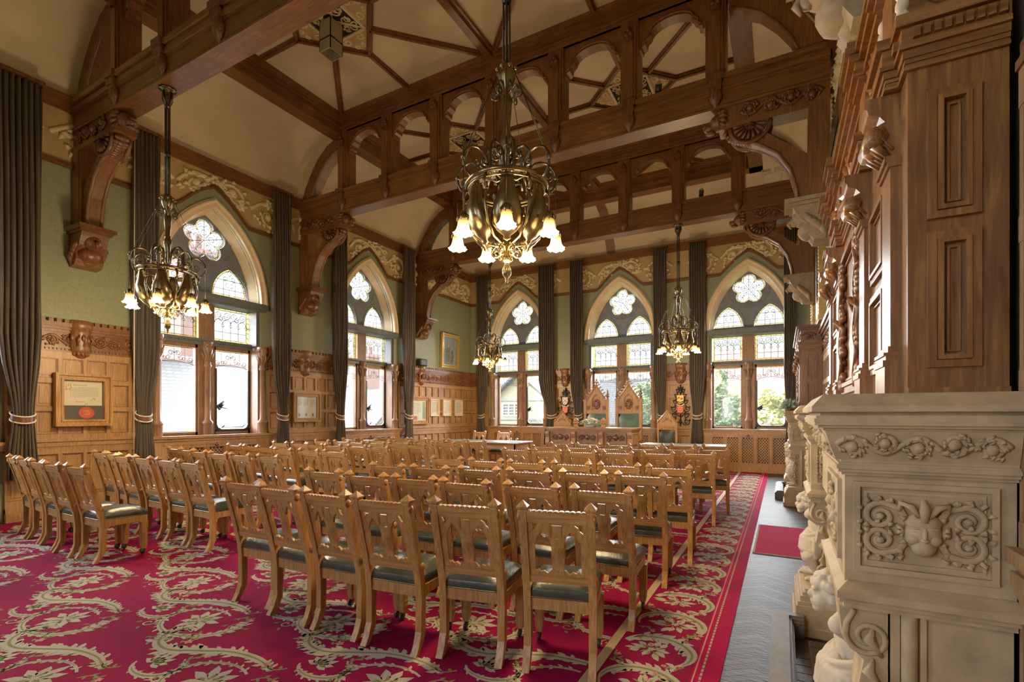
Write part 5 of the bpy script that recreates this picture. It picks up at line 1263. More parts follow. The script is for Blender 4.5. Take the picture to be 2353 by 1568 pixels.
# ------------------------------------------------------------------ carved oak overmantels
def rpanel(mb, P, a, b, c, e, w=.03, d=.016):
    for i, (ww, dd) in enumerate(((w, d), (w*.62, d*1.5), (w*.3, d*.6))):
        o = i*w*.75; chamfer_frame(mb, a+o, b-o, c+o, e-o, P, ww*.7, dd)
def overmantel(y0, L, XB, label, attic):
    t = thing('overmantel', label, 'overmantel', (0, 0, 0)); off = Vector((XB-.1, y0+L/2, 1.562))
    xf = XB-.222; PX = lambda s, z, d: (xf-d, s, z)
    mb = MB(); mb.box(xf, XT+.002, y0, y0+L, 1.562, 2.54); part(t, 'carcass', mb, 'over', True)
    mb = MB()
    PS = lambda s, z, d: (s, y0-d, z)
    for z0, z1 in ((1.64, 2.04), (2.08, 2.46)): rpanel(mb, PS, xf+.045, XT-.06, z0, z1, .03, .016)
    pbox(mb, PS, xf, XT+.002, 1.562, 1.58, 0, .012)
    part(t, 'side_panel', mb, 'over', True)
    mb = MB(); ps = [y0+.17, y0+.76, y0+L-.76, y0+L-.17]
    for a, b in ((ps[0]+.1, ps[1]-.1), (ps[2]+.1, ps[3]-.1)):
        for z0, z1 in ((1.66, 1.98), (2.03, 2.32)): rpanel(mb, PX, a+.03, b-.03, z0, z1, .03, .014)
    rpanel(mb, PX, ps[1]+.13, ps[2]-.13, 1.62, 2.45, .05, .02)
    part(t, 'front_panel', mb, 'over', True)
    for p in ps:
        mb = MB(); h = .075
        pbox(mb, PX, p-h-.015, p+h+.015, 1.562, 1.655, 0, .045)
        for z0, z1, e in ((1.655, 1.675, .05), (1.675, 1.69, .042), (1.69, 1.70, .048), (1.70, 1.72, .036)): pbox(mb, PX, p-h-e*.3, p+h+e*.3, z0, z1, 0, e)
        pbox(mb, PX, p-h, p+h, 1.72, 2.30, 0, .028)
        for z0, z1, e in ((2.30, 2.315, .036), (2.315, 2.335, .044)): pbox(mb, PX, p-h-.006, p+h+.006, z0, z1, 0, e)
        pl = part(t, 'pilaster', mb, 'over', True)
        mb = MB(); prof = [(0, 2.335), (.03, 2.34), (.05, 2.37), (.085, 2.39), (.10, 2.42), (.085, 2.445), (.055, 2.455), (.075, 2.475), (.115, 2.49), (.12, 2.505), (.13, 2.51), (.13, 2.54), (0, 2.54)]
        prof = [(a*.74, b) for a, b in prof]; mb.prism([(xf-a, b) for a, b in prof], lambda a, b, d: (a, p+d, b), -.066, .066)
        mb.tube([(xf-.066+.0, p+d, 2.41) for d in (-.072, .072)], .034, 8)
        for q in range(-2, 3): mb.tube([(xf-.03, p+.026*q, 2.345), (xf-.078, p+.03*q, 2.40), (xf-.068, p+.02*q, 2.44)], [.008, .018, .006], 5)
        mb.ball((xf-.062, p, 2.40), (.032, .035, .036), 8, 6)
        for q in (-1, 1): mb.tube([(xf-a, p+q*.068, b) for a, b in [(.02, 2.36), (.05, 2.40)] + spiral((.065, 2.415), .026, .006, PI, 1.3, 14, -1)], .005, 5)
        part(pl, 'console_bracket', mb, 'over', True)
    # trophy of carved shields and ribbons in the middle bay edges
    rr = random.Random(5)
    for s in (ps[1]+.20, ps[2]-.20):
        mb = MB()
        for q in range(26):
            z = 1.66+.72*q/25
            mb.ball((xf-.018, s+rr.uniform(-.035, .035), z), (.022, rr.uniform(.02, .045), rr.uniform(.02, .04)), 7, 5)
        mb.tube([(xf-.03, s+.04*math.sin(i*.9), 1.64+.03*i) for i in range(26)], .012, 6)
        mb.tube([(xf-.02, s-.06, 2.0), (xf-.05, s, 2.05), (xf-.02, s+.06, 2.0), (xf-.02, s, 1.90)], .016, 6, closed=True)
        part(t, 'carved_trophy', mb, 'carve', True)
    # entablature breaking forward over the pilasters, dentils and cornice
    mb = MB()
    def ent(z0, z1, d, side=True):
        mb.box(xf-d, XT+.002, y0-(d if side else 0), y0+L+d, z0, z1)
        for p in ps: mb.box(xf-d-.035, xf, p-.09-d*.5, p+.09+d*.5, z0+.001, z1-.001)
    for z0, z1, d in ((2.54, 2.552, .012), (2.552, 2.562, .005), (2.562, 2.575, .009), (2.575, 2.600, .014), (2.600, 2.615, .024), (2.615, 2.665, .018), (2.665, 2.70, .034)): ent(z0, z1, d)
    for q in range(9):
        s = xf+.005+.215*(q+.5)/9; mb.box(s-.008, s+.008, y0-.032, y0, 2.625, 2.655)
    s = y0+.02
    while s < y0+L: mb.box(xf-.032, xf, s, s+.03, 2.625, 2.655); s += .06
    part(t, 'entablature', mb, 'over_x', True)
    if attic:
        mb = MB(); za, zb = 2.70, 2.92
        mb.box(xf, XT+.002, y0, y0+L, za, zb)
        for p in ps: mb.box(xf-.025, xf, p-.085, p+.085, za, zb)
        part(t, 'frieze_block', mb, 'over_x', True)
        for a, b in zip(ps, ps[1:]):       # carved shells between the breaks
            a += .10; b -= .10; c = (a+b)/2; w = (b-a)/2; mb = MB()
            for q in range(9): u = PI*(q+.5)/9; mb.tube([(xf-.004, c+w*.18*math.cos(u), za+.02+.03*math.sin(u)), (xf-.02, c+w*.9*math.cos(u), za+.02+.16*math.sin(u))], [.008, .022], 6)
            mb.tube([(xf-.006, c+w*math.cos(u), za+.015+.19*math.sin(u)) for u in [PI*i/14 for i in range(15)]], .014, 6); mb.ball((xf-.01, c, za+.03), .03, 8, 6)
            part(t, 'carved_shell', mb, 'over', True)
        PS2 = lambda s, z, d: (s, y0-d, z); cx, cz = xf+.112, 2.845; mb = MB()
        for r, w in ((1.0, .012), (.84, .006)): mb.tube([PS2(cx+.092*r*math.cos(a), cz+.125*r*math.sin(a), .004) for a in [2*PI*i/36 for i in range(36)]], w, 6, closed=True)
        face_panel(mb, PS2, cx, cz+.02, .17)
        for g in (-1, 1): mb.tube([PS2(cx+g*.02, cz-.09, .004), PS2(cx+g*.06, cz-.06, .012), PS2(cx+g*.07, cz+.02, .006)], [.008, .016, .005], 6)
        part(t, 'oval_medallion', mb, 'over', True)
        mb = MB()
        for z0, z1, d in ((2.92, 2.94, .015), (2.94, 2.965, .035), (2.965, 3.0, .028), (3.0, 3.03, .05), (3.03, 3.06, .065), (3.06, 3.085, .058)):
            mb.box(xf-d, XT+.002, y0-d, y0+L+d, z0, z1)
            for p in ps: mb.box(xf-d-.035, xf, p-.09-d*.5, p+.09+d*.5, z0+.001, z1-.001)
        part(t, 'top_cornice', mb, 'over_x', True)
        rr = random.Random(8)
        for p in (y0+.012, y0+.32):
            mb = MB()
            for q in range(6): mb.ball((xf-.012, p+rr.uniform(-.008, .008), 2.715+.036*q), (.02, rr.uniform(.012, .02), .026), 7, 5)
            part(t, 'garland', mb, 'relief', True, 'pale carved drop of leaves')
    else:
        mb = MB()
        for z0, z1, d in ((2.70, 2.88, .02), (2.88, 2.91, .05), (2.91, 2.95, .08)): mb.box(xf-d, XT+.002, y0-d, y0+L+d, z0, z1)
        Q = lambda s, z, d: (s, y0-.02-d, z); scrollwork(mb, xf, XB-.02, 2.71, 2.87, Q, .012, .004, .2)
        Q = lambda s, z, d: (xf-.02-d, s, z); scrollwork(mb, y0+.02, y0+L-.02, 2.71, 2.87, Q, .014, .004, .2)
        part(t, 'carved_frieze', mb, 'carve', True)
    for o in t.children: o.location -= off
    t.location = off
overmantel(F1+.05, 2.60, XT-.004, 'tall carved oak overmantel rising from the near stone fireplace at right', True)
overmantel(F2+.05, 2.60, XT-.06, 'low oak overmantel with carved frieze above the far stone fireplace', False)

# ------------------------------------------------------------------ pictures on the right-hand wall
def picture(P, s0, s1, z0, z1, name, label, frame, fw, fd, cat='picture', art=None, gl=False, tilt=0):
    if z1 < 2.4: P0 = P; P = lambda s, z, d: P0(s, z, d+.052)
    t = thing(name, label, cat, P((s0+s1)/2, z0, 0))
    Q = (lambda s, z, d: P(s, z, d + tilt*(z-z0))) if tilt else P
    mb = MB()
    for i, (o, d) in enumerate(((0, fd), (fw*.35, fd*.72), (fw*.7, fd*.85))): chamfer_frame(mb, s0+o, s1-o, z0+o, z1-o, Q, fw*(.36 if i < 2 else .3), d)
    pbox(mb, Q, s0+.004, s1-.004, z0+.004, z1-.004, .002, fd*.12)
    if frame == 'gilt':
        n = int((s1-s0)/.06)
        for i in range(n):
            for z in (z0+fw*.4, z1-fw*.4): mb.ball(Q(s0+(i+.5)*(s1-s0)/n, z, fd*.8), fw*.22, 6, 4)
        n = int((z1-z0)/.06)
        for i in range(n):
            for s in (s0+fw*.4, s1-fw*.4): mb.ball(Q(s, z0+(i+.5)*(z1-z0)/n, fd*.8), fw*.22, 6, 4)
    part(t, 'frame', mb, frame, True)
    if art: art(t, Q, s0+fw, s1-fw, z0+fw, z1-fw, fd*.32)
    if gl:
        mb = MB(); mb.add([Q(s0+fw*.8, z0+fw*.8, fd*.6), Q(s1-fw*.8, z0+fw*.8, fd*.6), Q(s1-fw*.8, z1-fw*.8, fd*.6), Q(s0+fw*.8, z1-fw*.8, fd*.6)], [(0,1,2,3)]); part(t, 'glazing', mb, 'glass_f', True)
    return t
def art_canvas(colors, name):
    m, t, b = nt(name); f = noise(t, coords(t, (2.2, 2.2, 1.6)), 1.4, 5, .6, .8)
    t.links.new(ramp(t, f, [(i/(len(colors)-1)*.5+.25, c) for i, c in enumerate(colors)]), b.inputs['Base Color']); b.inputs['Roughness'].default_value = .35
    def fn(tt, Q, a, b2, c, e, d):
        mb = MB(); pbox(mb, Q, a, b2, c, e, d*.8, d); part(tt, 'canvas', mb, m, True)
    return fn
picture(PR, 9.55, 12.0, 3.05, 5.15, 'portrait', 'big gilt framed portrait on the right wall above the far fireplace', 'gilt', .16, .10, 'picture', art_canvas([(.05, .035, .025), (.12, .08, .05), (.3, .2, .13)], 'dark_portrait'))
picture(PR, 4.75, 6.35, 3.15, 4.95, 'portrait', 'dark wooden framed picture high on the green right wall behind the overmantel', 'over', .12, .09, 'picture', art_canvas([(.04, .035, .03), (.10, .09, .07), (.2, .17, .12)], 'dim_portrait'))
picture(PR, 5.3, 6.1, 1.30, 2.30, 'framed_notice', 'pale framed notice on the right wall panelling between the two fireplaces', 'cream', .05, .03, 'frame', art_canvas([(.6, .6, .55), (.7, .7, .66), (.75, .74, .7)], 'pale_notice'), True)
# ------------------------------------------------------------------ far end furniture
def gable_chair(x, y, label):
    t = thing('gabled_armchair', label, 'chair', (x, y, .001))          # faces the room (-y)
    for a in (-1, 1):
        for b, z1 in ((.22, 1.22), (-.24, .72)):
            mb = MB(); mb.bev(a*.24-.028, a*.24+.028, b-.028, b+.028, .012, z1, .005)
            if b > 0: mb.lathe([(.022, 1.22), (.03, 1.25), (.018, 1.28), (.03, 1.31), (.02, 1.35), (0, 1.37)], (a*.24, b, 0), 8)
            part(t, 'leg', mb, 'oak')
        mb = MB(); mb.bev(a*.24-.03, a*.24+.03, -.27, .22, .70, .745, .008); mb.ball((a*.24, -.27, .715), (.04, .045, .04), 8, 6); part(t, 'arm', mb, 'leather')
    P = lambda s, z, d: (s, .22-d, z)
    mb = MB(); mb.prism([(-.27, 1.22), (.27, 1.22), (.27, 1.27), (0, 1.62), (-.27, 1.27)], P, -.03, .03)
    for g in (-1, 1): mb.tube([P(g*.26, 1.27, .035), P(0, 1.60, .035)], .018, 5)
    mb.prism([(-.22, 1.08), (.22, 1.08), (.22, 1.22), (-.22, 1.22)], P, -.02, .02)
    part(t, 'gable', mb, 'oak')
    mb = MB(); scrollwork(mb, -.20, .20, 1.10, 1.20, P, .008, .022, .1)
    for q in range(7): mb.ball(P(-.12+.04*q, 1.31 + .03*(3-abs(q-3)), .035), (.02, .012, .03), 6, 4)
    mb.ball(P(0, 1.42, .035), (.05, .015, .06), 8, 5); part(t, 'carving', mb, 'panel')
    mb = MB()
    n = 8; vs = [(-.20+.4*i/n, .20-.05*math.sin(PI*i/n)**.5*math.sin(PI*j/n)**.5, .56+.52*j/n) for j in range(n+1) for i in range(n+1)]
    mb.add(vs, [(j*(n+1)+i, j*(n+1)+i+1, (j+1)*(n+1)+i+1, (j+1)*(n+1)+i) for j in range(n) for i in range(n)], True); mb.box(-.21, .21, .20, .24, .55, 1.09)
    part(t, 'back_cushion', mb, 'leather')
    mb = MB(); mb.bev(-.26, .26, -.26, .24, .42, .50, .03); part(t, 'seat', mb, 'leather')
    mb = MB(); mb.box(-.25, .25, -.25, .24, .35, .42); part(t, 'seat_frame', mb, 'oak')
def throne(x, y, label):
    t = thing('throne', label, 'throne', (x, y, .013)); P = lambda s, z, d: (s, .25-d, z)
    for a in (-1, 1):
        mb = MB(); mb.bev(a*.33-.04, a*.33+.04, .20, .29, .0, 1.92, .006); mb.box(a*.33-.055, a*.33+.055, .185, .305, 1.88, 1.92)
        l = part(t, 'post', mb, 'panel')
        mb = MB(); mb.lathe([(.03, 1.92), (.035, 1.98), (.02, 2.0), (.032, 2.06), (.018, 2.12), (.024, 2.15), (0, 2.22)], (a*.33, .245, 0), 8)
        for k in range(6): b = k*PI/3; mb.ball((a*.33+.035*math.cos(b), .245+.035*math.sin(b), 2.0+.06*(k % 3)), .018, 5, 4)
        part(l, 'pinnacle', mb, 'carve')
        mb = MB(); mb.bev(a*.33-.035, a*.33+.035, -.30, .20, .74, .80, .01); part(t, 'arm', mb, 'panel')
        mb = MB(); mb.bev(a*.33-.035, a*.33+.035, -.29, -.22, 0, .74, .006); part(t, 'leg', mb, 'panel')
    mb = MB(); gb = [(-.33, 1.52), (.33, 1.52), (.33, 1.90), (.26, 1.92), (0, 2.30), (-.26, 1.92), (-.33, 1.90)]
    mb.prism(gb, P, -.03, .03, [[(a*.9, b) for a, b in arch(.15, .22, 1.84, 6)][::1] + [(-.135, 1.60), (.135, 1.60)]])
    mb.prism([(-.15, 1.58), (.15, 1.58), (.15, 2.1), (-.15, 2.1)], P, -.03, -.01)
    for g in (-1, 1):
        mb.tube([P(g*.27, 1.93, .04), P(0, 2.32, .04)], .02, 5)
        for k in range(5): u = (k+.5)/5; mb.tube([P(g*(.27-.27*u), 1.95+.39*u, 0), P(g*(.31-.27*u), 2.0+.39*u, 0), P(g*(.35-.27*u), 1.99+.39*u, 0)], [.014, .022, .01], 5)
    mb.tube([P(0, 2.30, 0), P(0, 2.42, 0)], [.022, .014], 6)
    for g in (-1, 1): mb.ball(P(g*.035, 2.40, 0), (.03, .025, .025), 6, 4)
    mb.ball(P(0, 2.47, 0), (.022, .022, .045), 6, 5)
    part(t, 'canopy', mb, 'panel')
    mb = MB()
    for k in range(9): b = 2*PI*k/9; mb.ball(P(.075*math.cos(b), 1.78+.11*math.sin(b), 0), (.035, .025, .045), 6, 5)
    mb.prism([(-.05, 1.84), (.05, 1.84), (.05, 1.76), (0, 1.70), (-.05, 1.76)], P, -.01, .03)
    part(t, 'carved_arms', mb, 'carve')
    for g in (-1, 1):
        mb = MB(); mb.prism([(g*.235-.04, 1.73), (g*.235+.04, 1.73), (g*.235+.04, 1.66), (g*.235, 1.61), (g*.235-.04, 1.66)], P, .028, .045); part(t, 'small_shield', mb, 'carve')
    mb = MB(); n = 8; vs = [(-.28+.56*i/n, .22-.07*math.sin(PI*i/n)**.5*math.sin(PI*j/n)**.5, .62+.88*j/n) for j in range(n+1) for i in range(n+1)]
    mb.add(vs, [(j*(n+1)+i, j*(n+1)+i+1, (j+1)*(n+1)+i+1, (j+1)*(n+1)+i) for j in range(n) for i in range(n)], True); mb.box(-.29, .29, .22, .26, .60, 1.52)
    part(t, 'back_cushion', mb, 'leather_t')
    mb = MB(); mb.bev(-.32, .32, -.28, .22, .46, .58, .03); part(t, 'seat', mb, 'leather_t')
    mb = MB(); mb.box(-.33, .33, -.28, .24, .34, .46); part(t, 'seat_frame', mb, 'panel')
throne(-4.66, 13.35, 'left of two tall gabled thrones with teal leather, behind the carved bench')
throne(-3.73, 13.35, 'right of two tall gabled thrones with teal leather, behind the carved bench')
gable_chair(-5.78, 13.55, 'small gabled armchair left of the thrones, mostly hidden by the bench')
gable_chair(-2.72, 13.50, 'gabled armchair with green leather back standing right of the bench')
# carved dais bench
t = thing('council_bench', 'long carved oak bench desk in front of the two thrones', 'desk', (-4.35, 12.4, 0))
x0, x1, y0, y1, H = -5.45, -3.25, 12.0, 12.78, 1.165
mb = MB(); mb.box(x0, x1, y0, y1, .013, 1.10)
for z0, z1, e in ((.0135, .14, .03), (.14, .17, .018), (.60, .64, .018), (.64, .66, .03), (1.06, 1.09, .02), (1.09, 1.13, .045)): mb.box(x0-e, x1+e, y0-e, y1+e, z0, z1)
part(t, 'carcass', mb, 'panel', True)
mb = MB(); mb.box(x0-.07, x1+.07, y0-.07, y1+.05, 1.13, H); part(t, 'top', mb, 'oak_h', True)
PB = lambda s, z, d: (s, y0-d, z); W = (x1-x0)/3
for i in range(3):
    a, b = x0+W*i, x0+W*(i+1); mb = MB(); chamfer_frame(mb, a+.10, b-.10, .78, 1.04, PB, .025, .02); chamfer_frame(mb, a+.10, b-.10, .22, .56, PB, .025, .02); part(t, 'front_panel', mb, 'panel', True)
    mb = MB(); scrollwork(mb, a+.14, b-.14, .82, 1.01, PB, .012, .004, .17, dens=1.5); mb.ball(PB((a+b)/2, .915, .01), (.06, .02, .06), 8, 6); part(t, 'carved_scroll', mb, 'carve', True)
for i in range(4):
    s = x0+W*i; mb = MB(); prof = [(0, .66), (.05, .68), (.08, .76), (.06, .84), (.055, .90), (.09, 1.0), (.085, 1.06), (0, 1.06)]
    mb.prism([(a, b) for a, b in prof], lambda a, b, d: (s+d, y0-a, b), -.05, .05); part(t, 'scroll_pilaster', mb, 'panel', True)
mb = MB(); chamfer_frame(mb, y0+.1, y1-.1, .74, 1.04, lambda s, z, d: (x1+d, s, z), .03, .02); part(t, 'end_panel', mb, 'panel', True)
for s in (x0+W*1, x0+W*2):
    mb = MB(); mb.bev(s-.045, s+.045, y0+.10, y0+.20, H, H+.10, .01); mb.bev(s-.06, s+.06, y0+.085, y0+.215, H+.10, H+.14, .01); mb.lathe([(.05, H+.14), (.075, H+.18), (.05, H+.22), (0, H+.26)], (s, y0+.15, 0), 8); part(t, 'finial_post', mb, 'oak', True)
t = thing('flower_arrangement', 'low mound of white flowers on the bench before the left throne', 'flowers', (-4.35, 12.25, H))
mb = MB(); mb.lathe([(0, 0), (.13, 0), (.16, .04), (.14, .05), (0, .05)], seg=12); part(t, 'dish', mb, 'leaf_p')
mb = MB(); rr = random.Random(2)
for q in range(60):
    a = rr.uniform(0, 6.28); r = rr.random()**.5*.27; z = .05+.19*(1-(r/.30)**2); s = rr.uniform(.022, .036)
    for k in range(5): b = k*1.257+q; mb.ball((r*math.cos(a)+s*.7*math.cos(b), .55*r*math.sin(a)+s*.7*math.sin(b), z), (s*.7, s*.7, s*.55), 5, 4)
part(t, 'blooms', mb, 'flower')
mb = MB()
for q in range(70):
    a = rr.uniform(0, 6.28); r = rr.uniform(.1, .25); z = .04+.15*(1-(r/.36)**2); b = a+rr.uniform(-.6, .6)
    mb.tube([(r*math.cos(a), .55*r*math.sin(a), z), ((r+.05)*math.cos(b), .55*(r+.05)*math.sin(b), z+.02), ((r+.09)*math.cos(b), .55*(r+.09)*math.sin(b), z)], [.004, .016, .002], 4)
part(t, 'foliage', mb, 'leaf_p')
def table(x0, x1, y0, y1, label, pede):
    t = thing('clerk_table', label, 'table', ((x0+x1)/2, (y0+y1)/2, 0))
    mb = MB(); mb.bev(x0, x1, y0, y1, .735, .775, .012); part(t, 'table_top', mb, 'panel', True)
    mb = MB(); mb.box(x0+.08, x1-.08, y0+.06, y1-.06, .775, .778); part(t, 'writing_surface', mb, 'leather_t', True)
    mb = MB(); mb.box(x0+.08, x1-.08, y0+.08, y0+.11, .60, .735); mb.box(x0+.08, x1-.08, y1-.11, y1-.08, .60, .735); mb.box(x0+.08, x0+.11, y0+.08, y1-.08, .60, .735); mb.box(x1-.11, x1-.08, y0+.08, y1-.08, .60, .735); part(t, 'apron', mb, 'panel', True)
    for x in (x0+.12, x1-.12):
        for y in (y0+.12, y1-.12):
            mb = MB(); mb.lathe([(.03, .0135), (.035, .05), (.05, .10), (.035, .16), (.045, .35), (.055, .48), (.035, .55), (.05, .60)], (x, y, 0), 10); part(t, 'leg', mb, 'panel', True)
table(-8.4, -5.95, 11.15, 12.15, 'long wooden table in front of the far left corner, a tray on its right end', True)
table(-3.1, -1.15, 12.25, 12.95, 'long wooden table behind the right block of chairs, before the gabled armchair', True)
t = thing('drinks_tray', 'shiny tray with jug and glasses on the right end of the far left table', 'tray', (-6.25, 11.55, .7785))
mb = MB(); mb.lathe([(0, 0), (.20, 0), (.21, .014), (.20, .008), (0, .006)], seg=20); part(t, 'tray', mb, 'steel')
for q, (a, b) in enumerate(((-.1, .03), (-.03, -.09), (.06, .09), (.12, -.03))): tm = MB(); tm.lathe([(0, .008), (.03, .008), (.036, .10), (.033, .10), (.028, .014)], (a, b, 0), 10); g = tag(link('drinking_glass', None, None, (-6.25, 11.55, .7785)), ('tumbler on the drinks tray, leftmost', 'tumbler on the drinks tray, nearest the camera', 'tumbler on the drinks tray, at the back', 'tumbler on the drinks tray, rightmost')[q], 'glass', 'tumblers on the drinks tray'); part(g, 'bowl', tm, 'glass_f')

# ------------------------------------------------------------------ documents and pictures on the walls
def writing(mb, Q, a, b, c, e, n, d, m=None, ragged=True):
    for i in range(n):
        z = e - (e-c)*(i+.5)/n; x = a; end = b if i < n-1 else a+(b-a)*.55
        while x < end:
            w = min(rnd.uniform(.008, .03), end-x); pbox(mb, Q, x, x+w, z-(e-c)/n*.22, z+(e-c)/n*.18, d, d+.0006, m); x += w+.007
def art_charter(t, Q, a, b, c, e, d):
    mb = MB(); pbox(mb, Q, a-.01, b+.01, c-.01, e+.01, d*.5, d*.6); part(t, 'mount', mb, 'mount', True)
    zc = c+(e-c)*.36; mb = MB(); pbox(mb, Q, a+.01, b-.01, zc, e-.005, d*.6, d*.62); part(t, 'parchment', mb, 'parch', True)
    mb = MB(); writing(mb, Q, a+.09, b-.06, zc+.12, e-.10, 10, d*.63); writing(mb, Q, a+.13, b-.06, e-.085, e-.055, 1, d*.63)
    writing(mb, Q, a+.16, b-.14, zc+.04, zc+.07, 1, d*.63)
    for q in range(7): mb.tube([Q(b-.12+.02*math.cos(q), zc+.10+.012*math.sin(q*1.7), d*.64), Q(b-.12+.03*math.cos(q+1), zc+.10+.02*math.sin(q*1.7+1), d*.64)], .003, 4)
    part(t, 'script', mb, 'ink', True)
    mb = MB()
    for q in range(16): mb.ball(Q(a+.075+.035*math.cos(q*.8), e-.10+.05*math.sin(q*1.3), d*.63), (.012, .003, .012), 6, 4)
    mb.tube([Q(a+.075+.03*math.cos(q*PI/6), e-.10+.035*math.sin(q*PI/6), d*.64) for q in range(12)], .004, 4, closed=True)
    part(t, 'gilt_initial', mb, 'gold', True)
    sx, sz = (a+b)/2+.04, c+(e-c)*.17
    mb = MB(); mb.prism([(sx+.10*math.cos(q*PI/14), sz+.09*math.sin(q*PI/14)) for q in range(28)], Q, d*.6, d*.85); mb.tube([Q(sx+.092*math.cos(q*PI/14), sz+.082*math.sin(q*PI/14), d*.85) for q in range(28)], .006, 5, closed=True); s = part(t, 'wax_seal', mb, 'wax', True)
    mb = MB(); mb.tube([Q(sx-.045, sz-.03, d*.87), Q(sx+.045, sz-.03, d*.87)], .008, 4)
    for x in (-.03, -.008, .014, .034): mb.ball(Q(sx+x, sz-.005, d*.87), (.012, .004, .024), 6, 4)
    mb.tube([Q(sx-.04, sz+.02, d*.87), Q(sx-.01, sz+.035, d*.87), Q(sx+.03, sz+.022, d*.87)], .008, 4)
    mb.tube([Q(sx+.014*math.cos(q*PI/5), sz+.125+.018*math.sin(q*PI/5), d*.8) for q in range(10)], .004, 4, closed=True); part(t, 'seal_emblem', mb, 'gold', True)
picture(PL, 3.17, 3.87, 1.325, 2.115, 'framed_charter', 'framed parchment charter with red wax seal on the near left panelling', 'oak', .10, .11, 'framed document', art_charter, True)
def art_letters(t, Q, a, b, c, e, d):
    mb = MB(); pbox(mb, Q, a-.01, b+.01, c-.01, e+.01, d*.5, d*.6); part(t, 'sheet', mb, 'paper', True)
    mb = MB()
    for i in range(3):
        x = a+(b-a)*(i+.5)/3; writing(mb, Q, x-.06, x+.06, c+(e-c)*.55, e-.06, 6, d*.62)
        mb.ball(Q(x, c+.07, d*.62), (.035, .008, .035), 12, 6, None)
    part(t, 'seals_and_script', mb, 'bronze_d', True)
picture(PL, 7.20, 7.91, 1.335, 1.99, 'framed_document', 'brown framed document with three small seals between the two left windows', 'panel', .09, .09, 'framed document', art_letters, True)
def art_print(t, Q, a, b, c, e, d):
    mb = MB(); pbox(mb, Q, a-.01, b+.01, c-.01, e+.01, d*.5, d*.6); part(t, 'sheet', mb, 'paper', True)
    mb = MB(); pbox(mb, Q, a+.04, a+.22, c+.02, c+.13, d*.61, d*.63); part(t, 'red_block', mb, 'wax', True)
    mb = MB(); pbox(mb, Q, b-.16, b-.02, c+.05, e-.05, d*.61, d*.63); part(t, 'green_block', mb, 'leaf_p', True)
    mb = MB(); writing(mb, Q, a+.05, b-.22, c+.2, e-.08, 8, d*.62); part(t, 'script', mb, 'ink', True)
picture(PL, 11.09, 11.91, 1.22, 2.02, 'framed_print', 'largest pale oak frame at the far left, with red and green print', 'oak', .10, .08, 'framed document', art_print, True)
def art_cert(t, Q, a, b, c, e, d):
    mb = MB(); pbox(mb, Q, a-.01, b+.01, c-.01, e+.01, d*.5, d*.6); part(t, 'sheet', mb, 'paper', True)
    mb = MB(); writing(mb, Q, a+.06, b-.06, c+.06, e-.05, 9, d*.62); part(t, 'script', mb, 'ink', True)
    mb = MB()
    for x in (a+.025, b-.025): pbox(mb, Q, x-.008, x+.008, c+.1, e-.1, d*.61, d*.63)
    part(t, 'margin_ornament', mb, 'wax', True)
for s, l in ((12.01, 'narrow pale certificate, leftmost of three in a row at the far left'), (12.65, 'narrow pale certificate, middle of three in a row at the far left'), (13.30, 'narrow pale certificate, rightmost of three, nearest the room corner')):
    picture(PL, s, s+.42, 1.45, 1.975, 'framed_certificate', l, 'cream', .035, .05, 'framed document', art_cert, True)['group'] = 'three certificates in a row'
def art_portrait(t, Q, a, b, c, e, d):
    mm = art_canvas([(.10, .15, .18), (.17, .24, .28), (.27, .34, .36)], 'blue_grey_canvas'); mm(t, Q, a, b, c, e, d)
    mb = MB()
    for x, z in ((.36, .70), (.62, .60)): mb.ball(Q(a+(b-a)*x, c+(e-c)*z, d), (.05, .006, .07), 10, 6)
    part(t, 'painted_faces', mb, plain('painted_flesh', (.50, .38, .33), .5), True)
    mb = MB()
    for x, z in ((.36, .40), (.62, .32)): mb.ball(Q(a+(b-a)*x, c+(e-c)*z, d), (.13, .005, .24), 10, 6)
    part(t, 'painted_robes', mb, plain('painted_robes', (.20, .22, .26), .5, 0, .5, 12), True)
picture(PL, 12.57, 13.51, 2.985, 4.06, 'oil_painting', 'gilt framed blue-grey painting of two figures on the far left green wall', 'gilt', .11, .09, 'painting', art_portrait, tilt=.04)
t = thing('loudspeaker', 'small black loudspeaker sitting on the dado ledge at the far left', 'loudspeaker', (XL+.10, 11.56, 2.921))
mb = MB(); mb.bev(-.07, .11, -.17, .17, 0, .21, .03); part(t, 'cabinet', mb, 'black')
mb = MB(); mb.ball((.112, .02, .10), (.006, .016, .016), 8, 5); part(t, 'badge', mb, 'steel')

